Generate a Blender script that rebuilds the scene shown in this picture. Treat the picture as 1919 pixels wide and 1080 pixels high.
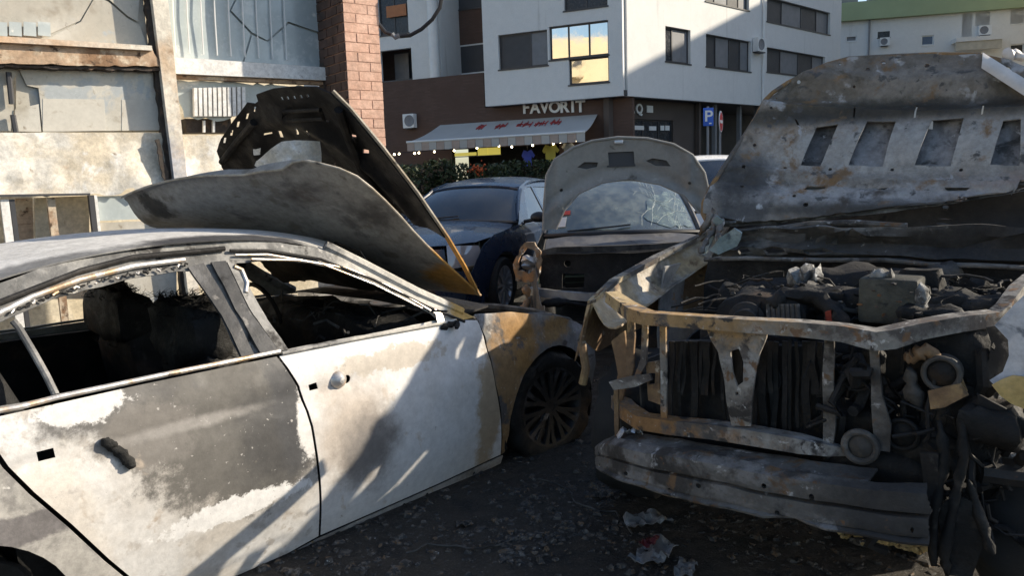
import bpy, bmesh, math, random
from mathutils import Vector, Matrix, noise
for _o in list(bpy.data.objects): bpy.data.objects.remove(_o)
SC = bpy.context.scene
COL = SC.collection
R = math.radians
# ---------------------------------------------------------------- camera
F, CH, PITCH, ROLL = 1450.0, 1.58, R(8.2), R(2.0)
_f = Vector((0, math.cos(PITCH), -math.sin(PITCH))); _u0 = Vector((0, math.sin(PITCH), math.cos(PITCH))); _r0 = Vector((1, 0, 0))
_r = math.cos(ROLL)*_r0 - math.sin(ROLL)*_u0; _u = math.cos(ROLL)*_u0 + math.sin(ROLL)*_r0
CAMPOS = Vector((0, 0, CH))
cam = bpy.data.cameras.new('camera'); cam.sensor_width = 36; cam.lens = 36*F/1919; cam.clip_end = 600; cam.clip_start = .05
camo = bpy.data.objects.new('camera', cam); COL.objects.link(camo); SC.camera = camo
camo.matrix_world = Matrix(((_r.x, _u.x, -_f.x, 0), (_r.y, _u.y, -_f.y, 0), (_r.z, _u.z, -_f.z, CH), (0, 0, 0, 1)))
# ---------------------------------------------------------------- light
SUN_EL = R(27.0); SUN_DIR = Vector((.985, .17, 0)).normalized()*math.cos(SUN_EL) + Vector((0, 0, math.sin(SUN_EL)))
W = bpy.data.worlds.new('World'); SC.world = W; W.use_nodes = True
_n = W.node_tree.nodes; _bg = _n['Background']
_sky = _n.new('ShaderNodeTexSky'); _sky.sky_type = 'NISHITA'; _sky.sun_disc = False
_sky.sun_elevation = SUN_EL; _sky.sun_rotation = math.atan2(SUN_DIR.x, SUN_DIR.y)
_sky.air_density = 1.0; _sky.dust_density = 1.0; _sky.ozone_density = 1.4
W.node_tree.links.new(_sky.outputs[0], _bg.inputs[0]); _bg.inputs[1].default_value = .115
_sl = bpy.data.lights.new('sun', 'SUN'); _sl.energy = 4.6; _sl.angle = R(.6); _sl.color = (1, .88, .70)
_so = bpy.data.objects.new('sun', _sl); COL.objects.link(_so)
_so.rotation_euler = SUN_DIR.to_track_quat('Z', 'Y').to_euler(); _so.location = SUN_DIR*40
SC.render.engine = 'CYCLES'
SC.view_settings.view_transform = 'Standard'; SC.view_settings.look = 'None'
SC.view_settings.exposure = .66; SC.view_settings.gamma = 1.0
# ---------------------------------------------------------------- photo-measuring helpers (pixel of the photo -> point on a real plane)
def ray(x, y): return _f + (x-959.5)/F*_r - (y-540)/F*_u
def at_plane(x, y, p0, n):
    d = ray(x, y); return CAMPOS + d*((Vector(p0)-CAMPOS).dot(n)/d.dot(n))
def at_z(x, y, z): return at_plane(x, y, (0, 0, z), Vector((0, 0, 1)))
def at_y(x, y, Y): return at_plane(x, y, (0, Y, 0), Vector((0, 1, 0)))
class Fr:
    """upright plane: p0 on the ground, d along it; s runs along d, z up, o outwards (towards the viewer)"""
    def __init__(s, p0, d):
        s.p0 = Vector((p0[0], p0[1], 0)); s.d = Vector((d[0], d[1], 0)).normalized()
        n = Vector((s.d.y, -s.d.x, 0)); s.n = n if n.dot(CAMPOS-s.p0) > 0 else -n
    def uv(s, x, y, o=0):
        p = at_plane(x, y, s.p0+s.n*o, s.n); return ((p-s.p0).dot(s.d), p.z)
    def P(s, u, z, o=0): return s.p0 + s.d*u + s.n*o + Vector((0, 0, z))
    def px(s, pts, o=0): return [s.uv(x, y, o) for x, y in pts]
# ---------------------------------------------------------------- scene helpers
def tag(o, label=None, cat=None, group=None, kind=None):
    if label: o['label'] = label
    if cat: o['category'] = cat
    if group: o['group'] = group
    if kind: o['kind'] = kind
    return o
def empty(name, loc=(0, 0, 0), rz=0, **k):
    o = bpy.data.objects.new(name, None); o.empty_display_size = .1; COL.objects.link(o)
    o.location = loc; o.rotation_euler = (0, 0, rz); return tag(o, **k)
def link(name, me, mt, parent=None, **k):
    o = bpy.data.objects.new(name, me); COL.objects.link(o)
    if mt is not None and not me.materials: me.materials.append(mt)
    if parent is not None: o.parent = parent
    return tag(o, **k)
def mesh_of(bm, name='mesh', smooth=True, angle=35):
    me = bpy.data.meshes.new(name); bmesh.ops.recalc_face_normals(bm, faces=bm.faces[:]); bm.to_mesh(me); bm.free()
    if smooth:
        me.shade_smooth()
        me.set_sharp_from_angle(angle=R(angle))
    return me
def obj(name, bm, mt, parent=None, smooth=True, angle=35, **k): return link(name, mesh_of(bm, name, smooth, angle), mt, parent, **k)
def grid_cut(bm, cu, cv):
    us = [v.co.x for v in bm.verts]; vs = [v.co.y for v in bm.verts]
    for c, lo, hi, no in ((cu, min(us), max(us), (1, 0, 0)), (cv, min(vs), max(vs), (0, 1, 0))):
        if not c: continue
        if isinstance(c, (list, tuple)): ks = c
        else: n = int((hi-lo)/c); ks = [lo+(hi-lo)*i/(n+1) for i in range(1, n+1)]
        for k in ks:
            bmesh.ops.bisect_plane(bm, geom=bm.verts[:]+bm.edges[:]+bm.faces[:], dist=1e-5, plane_co=(k*no[0], k*no[1], 0), plane_no=no)
def flat(outline, holes=(), cell=None, cellv=None, bm=None):
    """filled 2D outline with holes, cut by a grid so that it can be bent"""
    b = bmesh.new(); es = []
    for lp in [outline]+list(holes):
        vs = [b.verts.new((x, y, 0)) for x, y in lp]
        es += [b.edges.new((vs[i], vs[(i+1) % len(vs)])) for i in range(len(vs))]
    bmesh.ops.triangle_fill(b, use_beauty=True, use_dissolve=False, edges=es)
    if cell: grid_cut(b, cell, cellv or cell)
    return b
def thick(bm, t):
    """give a sheet a real thickness: second skin offset along the vertex normals, closed along the rims"""
    bmesh.ops.recalc_face_normals(bm, faces=bm.faces[:]); bm.normal_update()
    vs = bm.verts[:]; fs = bm.faces[:]; be = [e for e in bm.edges if len(e.link_faces) == 1]
    nv = {v: bm.verts.new(v.co-v.normal*t) for v in vs}
    for f in fs: bm.faces.new([nv[v] for v in reversed(f.verts)])
    for e in be: a, c = e.verts; bm.faces.new((a, c, nv[c], nv[a]))
def panel(name, outline, mapf, mt, parent=None, holes=(), cell=.06, cellv=None, t=.004, angle=35, dent=0, dscale=4, **k):
    b = flat(outline, holes, cell, cellv)
    for v in b.verts:
        p = Vector(mapf(v.co.x, v.co.y))
        if dent: p += Vector((noise.noise(p*dscale), noise.noise(p*dscale+Vector((7, 3, 1))), noise.noise(p*dscale+Vector((1, 9, 4)))))*dent
        v.co = p
    if t: thick(b, t)
    return obj(name, b, mt, parent, angle=angle, **k)
def jag(poly, step=.03, amp=.012, seed=1, only=None):
    rnd = random.Random(seed); out = []
    n = len(poly)
    for i in range(n):
        a, c = Vector(poly[i]), Vector(poly[(i+1) % n])
        out.append((a.x, a.y))
        if only is not None and i not in only: continue
        m = int((c-a).length/step)
        for j in range(1, m):
            p = a.lerp(c, j/m); out.append((p.x+rnd.uniform(-amp, amp), p.y+rnd.uniform(-amp, amp)))
    return out
def add_box(bm, c, s, rz=0, M=None):
    m = Matrix.Translation(Vector(c)) @ Matrix.Rotation(rz, 4, 'Z')
    if M is not None: m = M @ m
    return bmesh.ops.create_cube(bm, size=1, matrix=m @ Matrix.Diagonal((s[0], s[1], s[2], 1)))['verts']
def box(name, c, s, mt, parent=None, rz=0, bev=0, **k):
    bm = bmesh.new(); add_box(bm, c, s, rz)
    if bev: bmesh.ops.bevel(bm, geom=bm.edges[:], offset=bev, segments=2, affect='EDGES', profile=.5)
    return obj(name, bm, mt, parent, **k)
def add_tube(bm, pts, r, seg=8, closed=False, prof=None, up=None, caps=True):
    """sweep a circle (or a profile list of (side, up)) along points; r may be a list"""
    pts = [Vector(p) for p in pts]; n = len(pts); rings = []
    prev = None
    for i, p in enumerate(pts):
        if closed: t = pts[(i+1) % n]-pts[i-1]
        else: t = pts[min(i+1, n-1)]-pts[max(i-1, 0)]
        t.normalize()
        if up is not None: a = t.cross(Vector(up)).normalized()
        elif prev is None:
            a = t.cross(Vector((0, 0, 1)))
            if a.length < .1: a = t.cross(Vector((1, 0, 0)))
            a.normalize()
        else:
            a = prev - t*prev.dot(t); a.normalize()
        prev = a; b = a.cross(t).normalized()
        rr = r[i] if isinstance(r, (list, tuple)) else r
        pr = prof or [(math.cos(2*math.pi*k/seg), math.sin(2*math.pi*k/seg)) for k in range(seg)]
        rings.append([bm.verts.new(p + a*(x*rr) + b*(y*rr)) for x, y in pr])
    m = len(rings[0])
    for i in range(n if closed else n-1):
        A, B = rings[i], rings[(i+1) % n]
        for k in range(m): bm.faces.new((A[k], A[(k+1) % m], B[(k+1) % m], B[k]))
    if caps and not closed:
        bm.faces.new(rings[0]); bm.faces.new(rings[-1])
def tube(name, pts, r, mt, parent=None, seg=8, closed=False, prof=None, up=None, angle=40, **k):
    bm = bmesh.new(); add_tube(bm, pts, r, seg, closed, prof, up); return obj(name, bm, mt, parent, angle=angle, **k)
def add_lathe(bm, prof, M, seg=32):
    """prof: (radius, axial) turned about local Y; M places it"""
    rings = []
    for r_, a in prof:
        rings.append([bm.verts.new(M @ Vector((r_*math.cos(2*math.pi*k/seg), a, r_*math.sin(2*math.pi*k/seg)))) for k in range(seg)])
    for A, B in zip(rings, rings[1:]):
        for k in range(seg): bm.faces.new((A[k], A[(k+1) % seg], B[(k+1) % seg], B[k]))
def spl(tab, x):
    """smooth interpolation in a table of (x, y)"""
    tab = sorted(tab)
    if x <= tab[0][0]: return tab[0][1]
    if x >= tab[-1][0]: return tab[-1][1]
    for i in range(len(tab)-1):
        if tab[i][0] <= x <= tab[i+1][0]:
            (x0, y0), (x1, y1) = tab[i], tab[i+1]; h = x1-x0; t = (x-x0)/h
            m0 = (y1-tab[i-1][1])/(x1-tab[i-1][0]) if i else (y1-y0)/h
            m1 = (tab[i+2][1]-y0)/(tab[i+2][0]-x0) if i+2 < len(tab) else (y1-y0)/h
            return (2*t**3-3*t*t+1)*y0+(t**3-2*t*t+t)*h*m0+(-2*t**3+3*t*t)*y1+(t**3-t*t)*h*m1
def arc(cx, cy, r, a0, a1, n=14): return [(cx+r*math.cos(R(a0+(a1-a0)*i/n)), cy+r*math.sin(R(a0+(a1-a0)*i/n))) for i in range(n+1)]
# ---------------------------------------------------------------- materials
class NT:
    def __init__(s, name):
        s.m = bpy.data.materials.new(name); s.m.use_nodes = True; s.t = s.m.node_tree; s.n = s.t.nodes
        s.b = s.n['Principled BSDF']; s._c = None
    def L(s, a, b): s.t.links.new(a, b)
    def co(s):
        if s._c is None: s._c = s.n.new('ShaderNodeTexCoord').outputs['Object']
        return s._c
    def vm(s, op, a, b):
        n = s.n.new('ShaderNodeVectorMath'); n.operation = op
        for i, v in enumerate((a, b)):
            if v is None: continue
            if hasattr(v, 'is_linked'): s.L(v, n.inputs[i])
            else: n.inputs[i].default_value = v
        return n.outputs['Value'] if op == 'LENGTH' else n.outputs['Vector']
    def ma(s, op, a, b=0.0):
        n = s.n.new('ShaderNodeMath'); n.operation = op
        for i, v in enumerate((a, b)):
            if hasattr(v, 'is_linked'): s.L(v, n.inputs[i])
            else: n.inputs[i].default_value = v
        return n.outputs[0]
    def noise(s, scale, detail=6, rough=.6, vec=None, dist=0):
        n = s.n.new('ShaderNodeTexNoise'); n.inputs['Scale'].default_value = scale; n.inputs['Detail'].default_value = detail
        n.inputs['Roughness'].default_value = rough; n.inputs['Distortion'].default_value = dist
        s.L(vec if vec is not None else s.co(), n.inputs['Vector']); return n.outputs['Fac']
    def mr(s, v, a, b, c=0., d=1.):
        n = s.n.new('ShaderNodeMapRange'); n.interpolation_type = 'SMOOTHSTEP'
        s.L(v, n.inputs[0])
        for i, q in enumerate((a, b, c, d)): n.inputs[i+1].default_value = q
        return n.outputs[0]
    def mix(s, f, a, b):
        n = s.n.new('ShaderNodeMix'); n.data_type = 'RGBA'
        s.L(f, n.inputs['Factor'])
        for k, v in (('A', a), ('B', b)):
            i = [q for q in n.inputs if q.name == k and q.type == 'RGBA'][0]
            if hasattr(v, 'is_linked'): s.L(v, i)
            else: i.default_value = (*v, 1)
        return [q for q in n.outputs if q.type == 'RGBA'][0]
    def bump(s, h, strength=.3, dist=.01):
        n = s.n.new('ShaderNodeBump'); n.inputs['Strength'].default_value = strength; n.inputs['Distance'].default_value = dist
        s.L(h, n.inputs['Height']); s.L(n.outputs[0], s.b.inputs['Normal'])
MATS = {}
def burnt(name, base, layers=(), rough=(.55, .85), metal=0., bump=.35, bscale=60, spec=.35, grain=1.):
    q = NT(name); col = None
    for L in layers:
        if L[0] == 'n':                       # ('n', scale, lo, hi, colour, stretch)
            v = q.co()
            if len(L) > 5: v = q.vm('MULTIPLY', v, L[5])
            f = q.mr(q.noise(L[1], 8, .62, v, .3), L[2], L[3])
        else:                                 # ('p', centre, radii, colour, noise amount, noise scale, softness)
            d = q.vm('LENGTH', q.vm('DIVIDE', q.vm('SUBTRACT', q.co(), L[1]), L[2]), None)
            nz = q.ma('MULTIPLY', q.ma('SUBTRACT', q.noise(L[5], 13, .74), .5), L[4]*2.3)
            sft = L[6] if len(L) > 6 else .12
            f = q.mr(q.ma('ADD', d, nz), 1-sft, 1+sft, 1., 0.)
        c = L[4] if L[0] == 'n' else L[3]
        col = q.mix(f, base if col is None else col, c)
    if col is None:
        rgb = q.n.new('ShaderNodeRGB'); rgb.outputs[0].default_value = (*base, 1); col = rgb.outputs[0]
    for sc_, lo, hi in ((3.1, 1-.13*grain, 1+.09*grain), (27., 1-.22*grain, 1+.16*grain)):        # uneven tone: grain and cloudiness of the surface itself
        n = q.n.new('ShaderNodeVectorMath'); n.operation = 'SCALE'; q.L(col, n.inputs[0]); q.L(q.mr(q.noise(sc_, 9, .72), .3, .7, lo, hi), n.inputs['Scale']); col = n.outputs[0]
    q.L(col, q.b.inputs['Base Color'])
    q.L(q.mr(q.noise(9, 5), .3, .7, rough[0], rough[1]), q.b.inputs['Roughness'])
    q.b.inputs['Metallic'].default_value = metal; q.b.inputs['Specular IOR Level'].default_value = spec
    if bump: q.bump(q.ma('ADD', q.noise(bscale, 8, .7), q.ma('MULTIPLY', q.noise(bscale*.15, 4), 1.5)), bump, .008)
    MATS[name] = q.m; return q.m
def plain(name, c, rough=.6, metal=0., spec=.5, var=.12, vs=3., bump=0., bscale=80, coat=0.):
    q = NT(name)
    f = q.mr(q.noise(vs, 8, .65), .25, .75)
    q.L(q.mix(f, tuple(x*(1-var) for x in c), tuple(min(1, x*(1+var)) for x in c)), q.b.inputs['Base Color'])
    q.L(q.mr(q.noise(vs*4, 4), .3, .7, max(0, rough-.07), min(1, rough+.07)), q.b.inputs['Roughness'])
    q.b.inputs['Metallic'].default_value = metal; q.b.inputs['Specular IOR Level'].default_value = spec
    q.b.inputs['Coat Weight'].default_value = coat; q.b.inputs['Coat Roughness'].default_value = .05
    if bump: q.bump(q.noise(bscale, 6, .7), bump, .01)
    MATS[name] = q.m; return q.m
def glass(name, tint=(.8, .9, .9), alpha=.35, rough=.03, dirt=(.4, .4, .36), dirt_amt=.3, dscale=3.):
    """thin sheet: part clear, part mirror, part dust"""
    q = NT(name); n = q.n
    tr = n.new('ShaderNodeBsdfTransparent'); tr.inputs[0].default_value = (*tint, 1)
    gl = n.new('ShaderNodeBsdfGlossy'); gl.inputs['Roughness'].default_value = rough; gl.inputs[0].default_value = (.9, .95, 1, 1)
    df = n.new('ShaderNodeBsdfDiffuse'); df.inputs[0].default_value = (*dirt, 1)
    fr = n.new('ShaderNodeFresnel'); fr.inputs[0].default_value = 1.5
    m1 = n.new('ShaderNodeMixShader'); m2 = n.new('ShaderNodeMixShader')
    q.L(q.ma('MINIMUM', q.ma('ADD', fr.outputs[0], alpha), 1.), m1.inputs[0]); q.L(tr.outputs[0], m1.inputs[1]); q.L(gl.outputs[0], m1.inputs[2])
    q.L(q.mr(q.noise(dscale, 8, .65), .35, .75, dirt_amt*.5, min(1, dirt_amt*1.6)), m2.inputs[0])
    q.L(m1.outputs[0], m2.inputs[1]); q.L(df.outputs[0], m2.inputs[2])
    q.L(m2.outputs[0], n['Material Output'].inputs[0]); MATS[name] = q.m; return q.m
ASH, GREY, TAN, SOOT, RUST, DKRUST, BLUEASH = (.62, .60, .57), (.30, .285, .26), (.46, .40, .33), (.022, .021, .021), (.42, .20, .055), (.16, .075, .03), (.42, .45, .50)
M_soot = burnt('soot', (.018, .017, .017), [('n', 7, .5, .75, (.045, .042, .04)), ('n', 30, .6, .8, (.09, .085, .08))], bump=.6)
M_char = burnt('char', (.012, .012, .012), [('n', 12, .55, .75, (.05, .046, .042)), ('n', 3, .55, .7, (.05, .032, .02))], bump=.9, bscale=35)
M_grime = burnt('grimy_metal', (.075, .071, .066), [('n', 5, .45, .6, SOOT), ('n', 9, .60, .72, (.22, .21, .20)), ('n', 6, .62, .72, DKRUST)], bump=.4)
M_black = plain('black_plastic', (.02, .02, .022), .5)
M_rubber = plain('rubber', (.018, .018, .018), .8, bump=.3)
M_white = plain('white_paint', (.78, .78, .77), .6, var=.05)
M_dkgrey = plain('dark_grey', (.05, .052, .058), .5)
M_alu = plain('aluminium', (.55, .55, .56), .4, metal=.8, var=.2, vs=8)
# ================================================================ setting: ground
def ground_mat():
    q = NT('burnt_asphalt')
    a = q.mr(q.noise(1.3, 10, .7), .35, .7)
    c = q.mix(a, (.034, .029, .024), (.090, .070, .050))
    c = q.mix(q.mr(q.noise(38, 6, .7), .55, .75), c, (.12, .11, .10))
    c = q.mix(q.mr(q.noise(2.6, 9, .72), .50, .64), c, (.016, .016, .016))
    c = q.mix(q.mr(q.noise(90, 4, .7), .56, .70), c, (.17, .155, .14))
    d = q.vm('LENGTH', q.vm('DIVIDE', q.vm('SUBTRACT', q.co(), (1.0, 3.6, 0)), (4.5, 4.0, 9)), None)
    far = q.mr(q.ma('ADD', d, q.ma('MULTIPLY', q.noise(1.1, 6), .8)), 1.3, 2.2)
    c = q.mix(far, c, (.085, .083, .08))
    q.L(c, q.b.inputs['Base Color'])
    q.L(q.mr(q.noise(6, 5), .35, .65, .55, .95), q.b.inputs['Roughness'])
    q.bump(q.ma('ADD', q.noise(45, 10, .75), q.ma('MULTIPLY', q.noise(7, 6, .6), 2.)), 1., .05)
    return q.m
bm = bmesh.new(); bmesh.ops.create_grid(bm, x_segments=60, y_segments=60, size=1)
for v in bm.verts:
    s = lambda t: math.copysign(abs(t)**2.6, t)
    v.co = Vector((s(v.co.x)*250, 4+s(v.co.y)*250, 0))
    if abs(v.co.x) < 8 and -2 < v.co.y < 12: v.co.z = .012*noise.noise(v.co*1.7)
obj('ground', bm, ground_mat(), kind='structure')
# ================================================================ buildings behind
def slab(name, fr, outline, mt, parent, holes=(), o0=0., o1=-.3, smooth=False, **k):
    b = flat(outline, holes); bmesh.ops.recalc_face_normals(b, faces=b.faces[:])
    fs = [[v.index for v in f.verts] for f in b.faces]; b.verts.index_update()
    fs = [[v.index for v in f.verts] for f in b.faces]
    be = [(e.verts[0].index, e.verts[1].index) for e in b.edges if len(e.link_faces) == 1]
    vs = [(v.co.x, v.co.y) for v in b.verts]; b.free(); n = len(vs)
    me = bpy.data.meshes.new(name)
    me.from_pydata([fr.P(u, z, o0) for u, z in vs]+[fr.P(u, z, o1) for u, z in vs], [],
                   fs+[[i+n for i in reversed(f)] for f in fs]+[[a, c, c+n, a+n] for a, c in be])
    bb = bmesh.new(); bb.from_mesh(me); bpy.data.meshes.remove(me)
    return obj(name, bb, mt, parent, smooth=smooth, **k)
def fbox(name, fr, u0, u1, z0, z1, o0, o1, mt, parent=None, **k):
    bm = bmesh.new(); vs = [bm.verts.new(fr.P(u, z, o)) for o in (o0, o1) for u, z in ((u0, z0), (u1, z0), (u1, z1), (u0, z1))]
    for q in ((0, 1, 2, 3), (4, 5, 6, 7), (0, 1, 5, 4), (1, 2, 6, 5), (2, 3, 7, 6), (3, 0, 4, 7)): bm.faces.new([vs[i] for i in q])
    return obj(name, bm, mt, parent, smooth=False, **k)
def rect(u0, u1, z0, z1): return [(u0, z0), (u1, z0), (u1, z1), (u0, z1)]
def win(fr, r, parent, mf, panes, depth=.14, fw=.07, vert=True):
    """window in an opening r=(u0,u1,z0,z1): frame with a pane child for each (fraction, material)"""
    u0, u1, z0, z1 = r; w = u1-u0
    bm = bmesh.new()
    def bar(a, b_, c, d):
        vs = [bm.verts.new(fr.P(u, z, o)) for o in (-depth, -depth-.08) for u, z in ((a, c), (b_, c), (b_, d), (a, d))]
        for q in ((0, 1, 2, 3), (4, 5, 6, 7), (0, 1, 5, 4), (1, 2, 6, 5), (2, 3, 7, 6), (3, 0, 4, 7)): bm.faces.new([vs[i] for i in q])
    bar(u0, u1, z0, z0+fw); bar(u0, u1, z1-fw, z1); bar(u0, u0+fw, z0+fw, z1-fw); bar(u1-fw, u1, z0+fw, z1-fw)
    acc = u0; cuts = []
    for fr_, mp in panes:
        cuts.append((acc, acc+w*fr_, mp)); acc += w*fr_
    for a, b_, mp in cuts[:-1]: bar(b_-fw/2, b_+fw/2, z0+fw, z1-fw)
    o = obj('window', bm, mf, parent, smooth=False)
    for a, b_, mp in cuts: fbox('pane', fr, a+.02, b_-.02, z0+.03, z1-.03, -depth-.03, -depth-.05, mp, o)
    fbox('sill', fr, u0-.05, u1+.05, z0-.06, z0, .04, -depth, mf, o)
    return o
def pxrect(fr, x0, x1, yt, yb):
    """upright rectangle on the plane from pixel corners (left/right x, top/bottom y taken at the mid x)"""
    xm = (x0+x1)/2; ym = (yt+yb)/2
    ua, ub = sorted((fr.uv(x0, ym)[0], fr.uv(x1, ym)[0])); return (ua, ub, fr.uv(xm, yb)[1], fr.uv(xm, yt)[1])
M_render = burnt('white_render', (.74, .735, .72), [('n', .5, .5, .75, (.68, .675, .66)), ('n', 2.2, .58, .8, (.56, .55, .53), (1, 1, .08))], rough=(.8, .95), bump=.05, bscale=30, grain=.25)
M_frame = plain('window_frame_dark', (.045, .045, .05), .45)
M_refl = plain('reflective_glass', (.72, .71, .68), .02, metal=1., var=.05, vs=.8)
M_pane = plain('dark_pane', (.03, .035, .045), .25, spec=.35, var=.3, vs=2)
M_shut = plain('grey_shutter', (.20, .205, .22), .6)
M_shutd = plain('dark_shutter', (.055, .056, .062), .6)
def brick_mat(name, c1, c2, mortar, sc):
    q = NT(name); n = q.n.new('ShaderNodeTexBrick'); n.inputs['Scale'].default_value = sc
    n.inputs['Color1'].default_value = (*c1, 1); n.inputs['Color2'].default_value = (*c2, 1); n.inputs['Mortar'].default_value = (*mortar, 1)
    n.inputs['Mortar Size'].default_value = .012; n.inputs['Brick Width'].default_value = .5; n.inputs['Row Height'].default_value = .16
    mp = q.n.new('ShaderNodeMapping'); q.L(q.co(), mp.inputs[0]); mp.inputs['Rotation'].default_value = (R(90), 0, 0)
    # run the courses along x/y and up z
    sx = q.n.new('ShaderNodeSeparateXYZ'); q.L(q.co(), sx.inputs[0]); cx = q.n.new('ShaderNodeCombineXYZ')
    q.L(q.ma('ADD', sx.outputs[0], q.ma('MULTIPLY', sx.outputs[1], .5)), cx.inputs[0]); q.L(sx.outputs[2], cx.inputs[1])
    q.L(cx.outputs[0], n.inputs['Vector'])
    q.L(q.mix(q.mr(q.noise(.7, 6), .3, .7), n.outputs[0], c1), q.b.inputs['Base Color']); q.b.inputs['Roughness'].default_value = .9
    MATS[name] = q.m; return q.m
M_brickfar = brick_mat('brown_brick', (.095, .056, .042), (.125, .075, .058), (.085, .066, .055), 2.2)
M_darkwall = plain('brown_shop_wall', (.095, .075, .066), .8, var=.15, vs=.8)
C0 = at_y(1168, 180, 34)
FA = Fr(C0, (-.903, .43)); FB = Fr(C0, (.73, .68))
ZB = FA.uv(1168, 179)[1]; ZT = 15.5
apt = empty('apartment_building', (C0.x, C0.y, 0), label='white corner apartment block with brown brick ground floor above the restaurant awning', cat='building')
apt_inv = Matrix.Translation((-C0.x, -C0.y, 0))
class FrL(Fr):      # same plane in the building's own coordinates
    pass
def local(fr, o):
    g = Fr.__new__(Fr); g.p0 = fr.p0-Vector((o.location.x, o.location.y, 0)); g.d = fr.d; g.n = fr.n; return g
LA, LB = local(FA, apt), local(FB, apt)
uA = FA.uv(908, 150)[0]
rA = [pxrect(FA, 934, 1026, 60, 126), pxrect(FA, 1029, 1140, 43, 107), pxrect(FA, 1066, 1140, 109, 156), pxrect(FA, 1056, 1138, -62, 15)]
rA[2] = (rA[1][0], rA[2][1], rA[2][2], rA[1][2]-.05)
hA = [rect(*rA[0]), rect(*rA[3]), [(rA[1][0], rA[2][2]), (rA[2][1], rA[2][2]), (rA[2][1], rA[1][2]), (rA[1][1], rA[1][2]), (rA[1][1], rA[1][3]), (rA[1][0], rA[1][3])]]
slab('wall', LA, rect(0, uA, ZB, ZT), M_render, apt, hA)
win(LA, rA[0], apt, M_frame, [(.36, M_shut), (.64, M_shutd)])
win(LA, rA[1], apt, M_frame, [(.33, M_refl), (.35, M_refl), (.32, M_refl)]); win(LA, rA[2], apt, M_frame, [(1, M_refl)])
win(LA, rA[3], apt, M_frame, [(.5, M_pane), (.5, M_pane)])
uB = FB.uv(1576, 60)[0]
rB = [pxrect(FB, 1247, 1294, 52, 117), pxrect(FB, 1323, 1407, 70, 129), pxrect(FB, 1437, 1546, 97, 141), pxrect(FB, 1322, 1404, -40, 10), pxrect(FB, 1437, 1556, 8, 52), pxrect(FB, 1240, 1290, -75, -10)]
slab('wall', LB, rect(.31, uB, ZB, ZT), M_render, apt, [rect(*r) for r in rB])
for r in rB[:1]: win(LB, r, apt, M_frame, [(.35, M_pane), (.65, M_shut)])
for r in rB[1:5]: win(LB, r, apt, M_frame, [(.25, M_shutd), (.3, M_shut), (.25, M_shutd), (.2, M_shut)])
win(LB, rB[5], apt, M_frame, [(.5, M_pane), (.5, M_shut)])
# soffit and floor plate that close the overhang, roof slab
def poly_prism(name, pts, z0, z1, mt, parent):
    bm = bmesh.new(); a = [bm.verts.new((p.x, p.y, z0)) for p in pts]; b_ = [bm.verts.new((p.x, p.y, z1)) for p in pts]
    bm.faces.new(a); bm.faces.new(b_)
    for i in range(len(pts)): bm.faces.new((a[i], a[(i+1) % len(pts)], b_[(i+1) % len(pts)], b_[i]))
    return obj(name, bm, mt, parent, smooth=False)
corner = [LA.P(.02, 0, -.02), LA.P(uA-.02, 0, -.02), LA.P(uA-.02, 0, -9), LB.P(uB-.02, 0, -9), LB.P(uB-.02, 0, -.02)]
poly_prism('soffit', corner, ZB+.01, ZB+.25, M_dkgrey, apt)
poly_prism('roof', corner, ZT-.3, ZT-.01, M_render, apt)
slab('end_wall', Fr.__new__(Fr) if 0 else LA, rect(uA+.0, uA+.001, ZB, ZT), M_render, apt, o0=-.31, o1=-4)
# downpipe on the right face
ud = FB.uv(1428, 100)[0]
tube('downpipe', [LB.P(ud, 0, .08), LB.P(ud, ZT, .08)], .06, M_white, apt)
# recessed brick bay and white wing on the left
FC = Fr(FA.P(0, 0, -3.2), (-.903, .43)); LC = local(FC, apt)
uc0, uc1 = FC.uv(930, 100)[0]-1.5, FC.uv(700, 100)[0]+9
rC = [pxrect(FC, 859, 909, 82, 138), pxrect(FC, 846, 905, -50, 16)]
slab('brick_wall', LC, rect(uc0, uc1, 3.2, ZT), M_brickfar, apt, [rect(*r) for r in rC])
win(LC, rC[0], apt, M_white, [(1, M_shutd)], depth=.02); win(LC, rC[1], apt, M_frame, [(1, M_shutd)], depth=.02)
FD = Fr(FA.P(0, 0, -1.2), (-.903, .43)); LD = local(FD, apt)
ud0, ud1 = FD.uv(826, 100)[0], FD.uv(640, 100)[0]+6; zd = FD.uv(770, 212)[1]
rD = [pxrect(FD, 713, 773, 92, 192), pxrect(FD, 708, 764, -20, 64)]
slab('wing_wall', LD, rect(ud0, ud1, zd, ZT), M_render, apt, [rect(*r) for r in rD], o1=-.25)
poly_prism('wing_soffit', [LD.P(ud0, 0, -.26), LD.P(ud1, 0, -.26), LD.P(ud1, 0, -2.2), LD.P(ud0, 0, -2.2)], zd, zd+.2, M_dkgrey, apt)
slab('wing_return', LD, rect(ud0, ud0+.02, zd, ZT), M_render, apt, o0=-.26, o1=-2.2)
M_orange = plain('orange_slat', (.42, .16, .06), .6)
fbox('balcony_back', LD, rD[0][0]-.1, rD[0][1]+.1, rD[0][2]-.1, rD[0][3]+.1, -1.5, -1.6, M_dkgrey, apt)
fbox('balcony_curtain', LD, rD[0][1]-.9, rD[0][1]-.05, rD[0][2], rD[0][3], -1.3, -1.33, M_shut, apt)
for i in range(9):
    a = rD[0][0]+.06+(rD[0][1]-rD[0][0]-.35)*i/9
    fbox('slat', LD, a, a+.105, rD[0][2]+.06, rD[0][2]+1.05, -.05, -.09, M_orange, apt)
fbox('balcony_rail', LD, rD[0][0], rD[0][1], rD[0][2]+1.06, rD[0][2]+1.12, -.03, -.11, M_frame, apt)
w_ = win(LD, rD[1], apt, M_frame, [(.5, M_pane), (.5, M_pane)])
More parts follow.
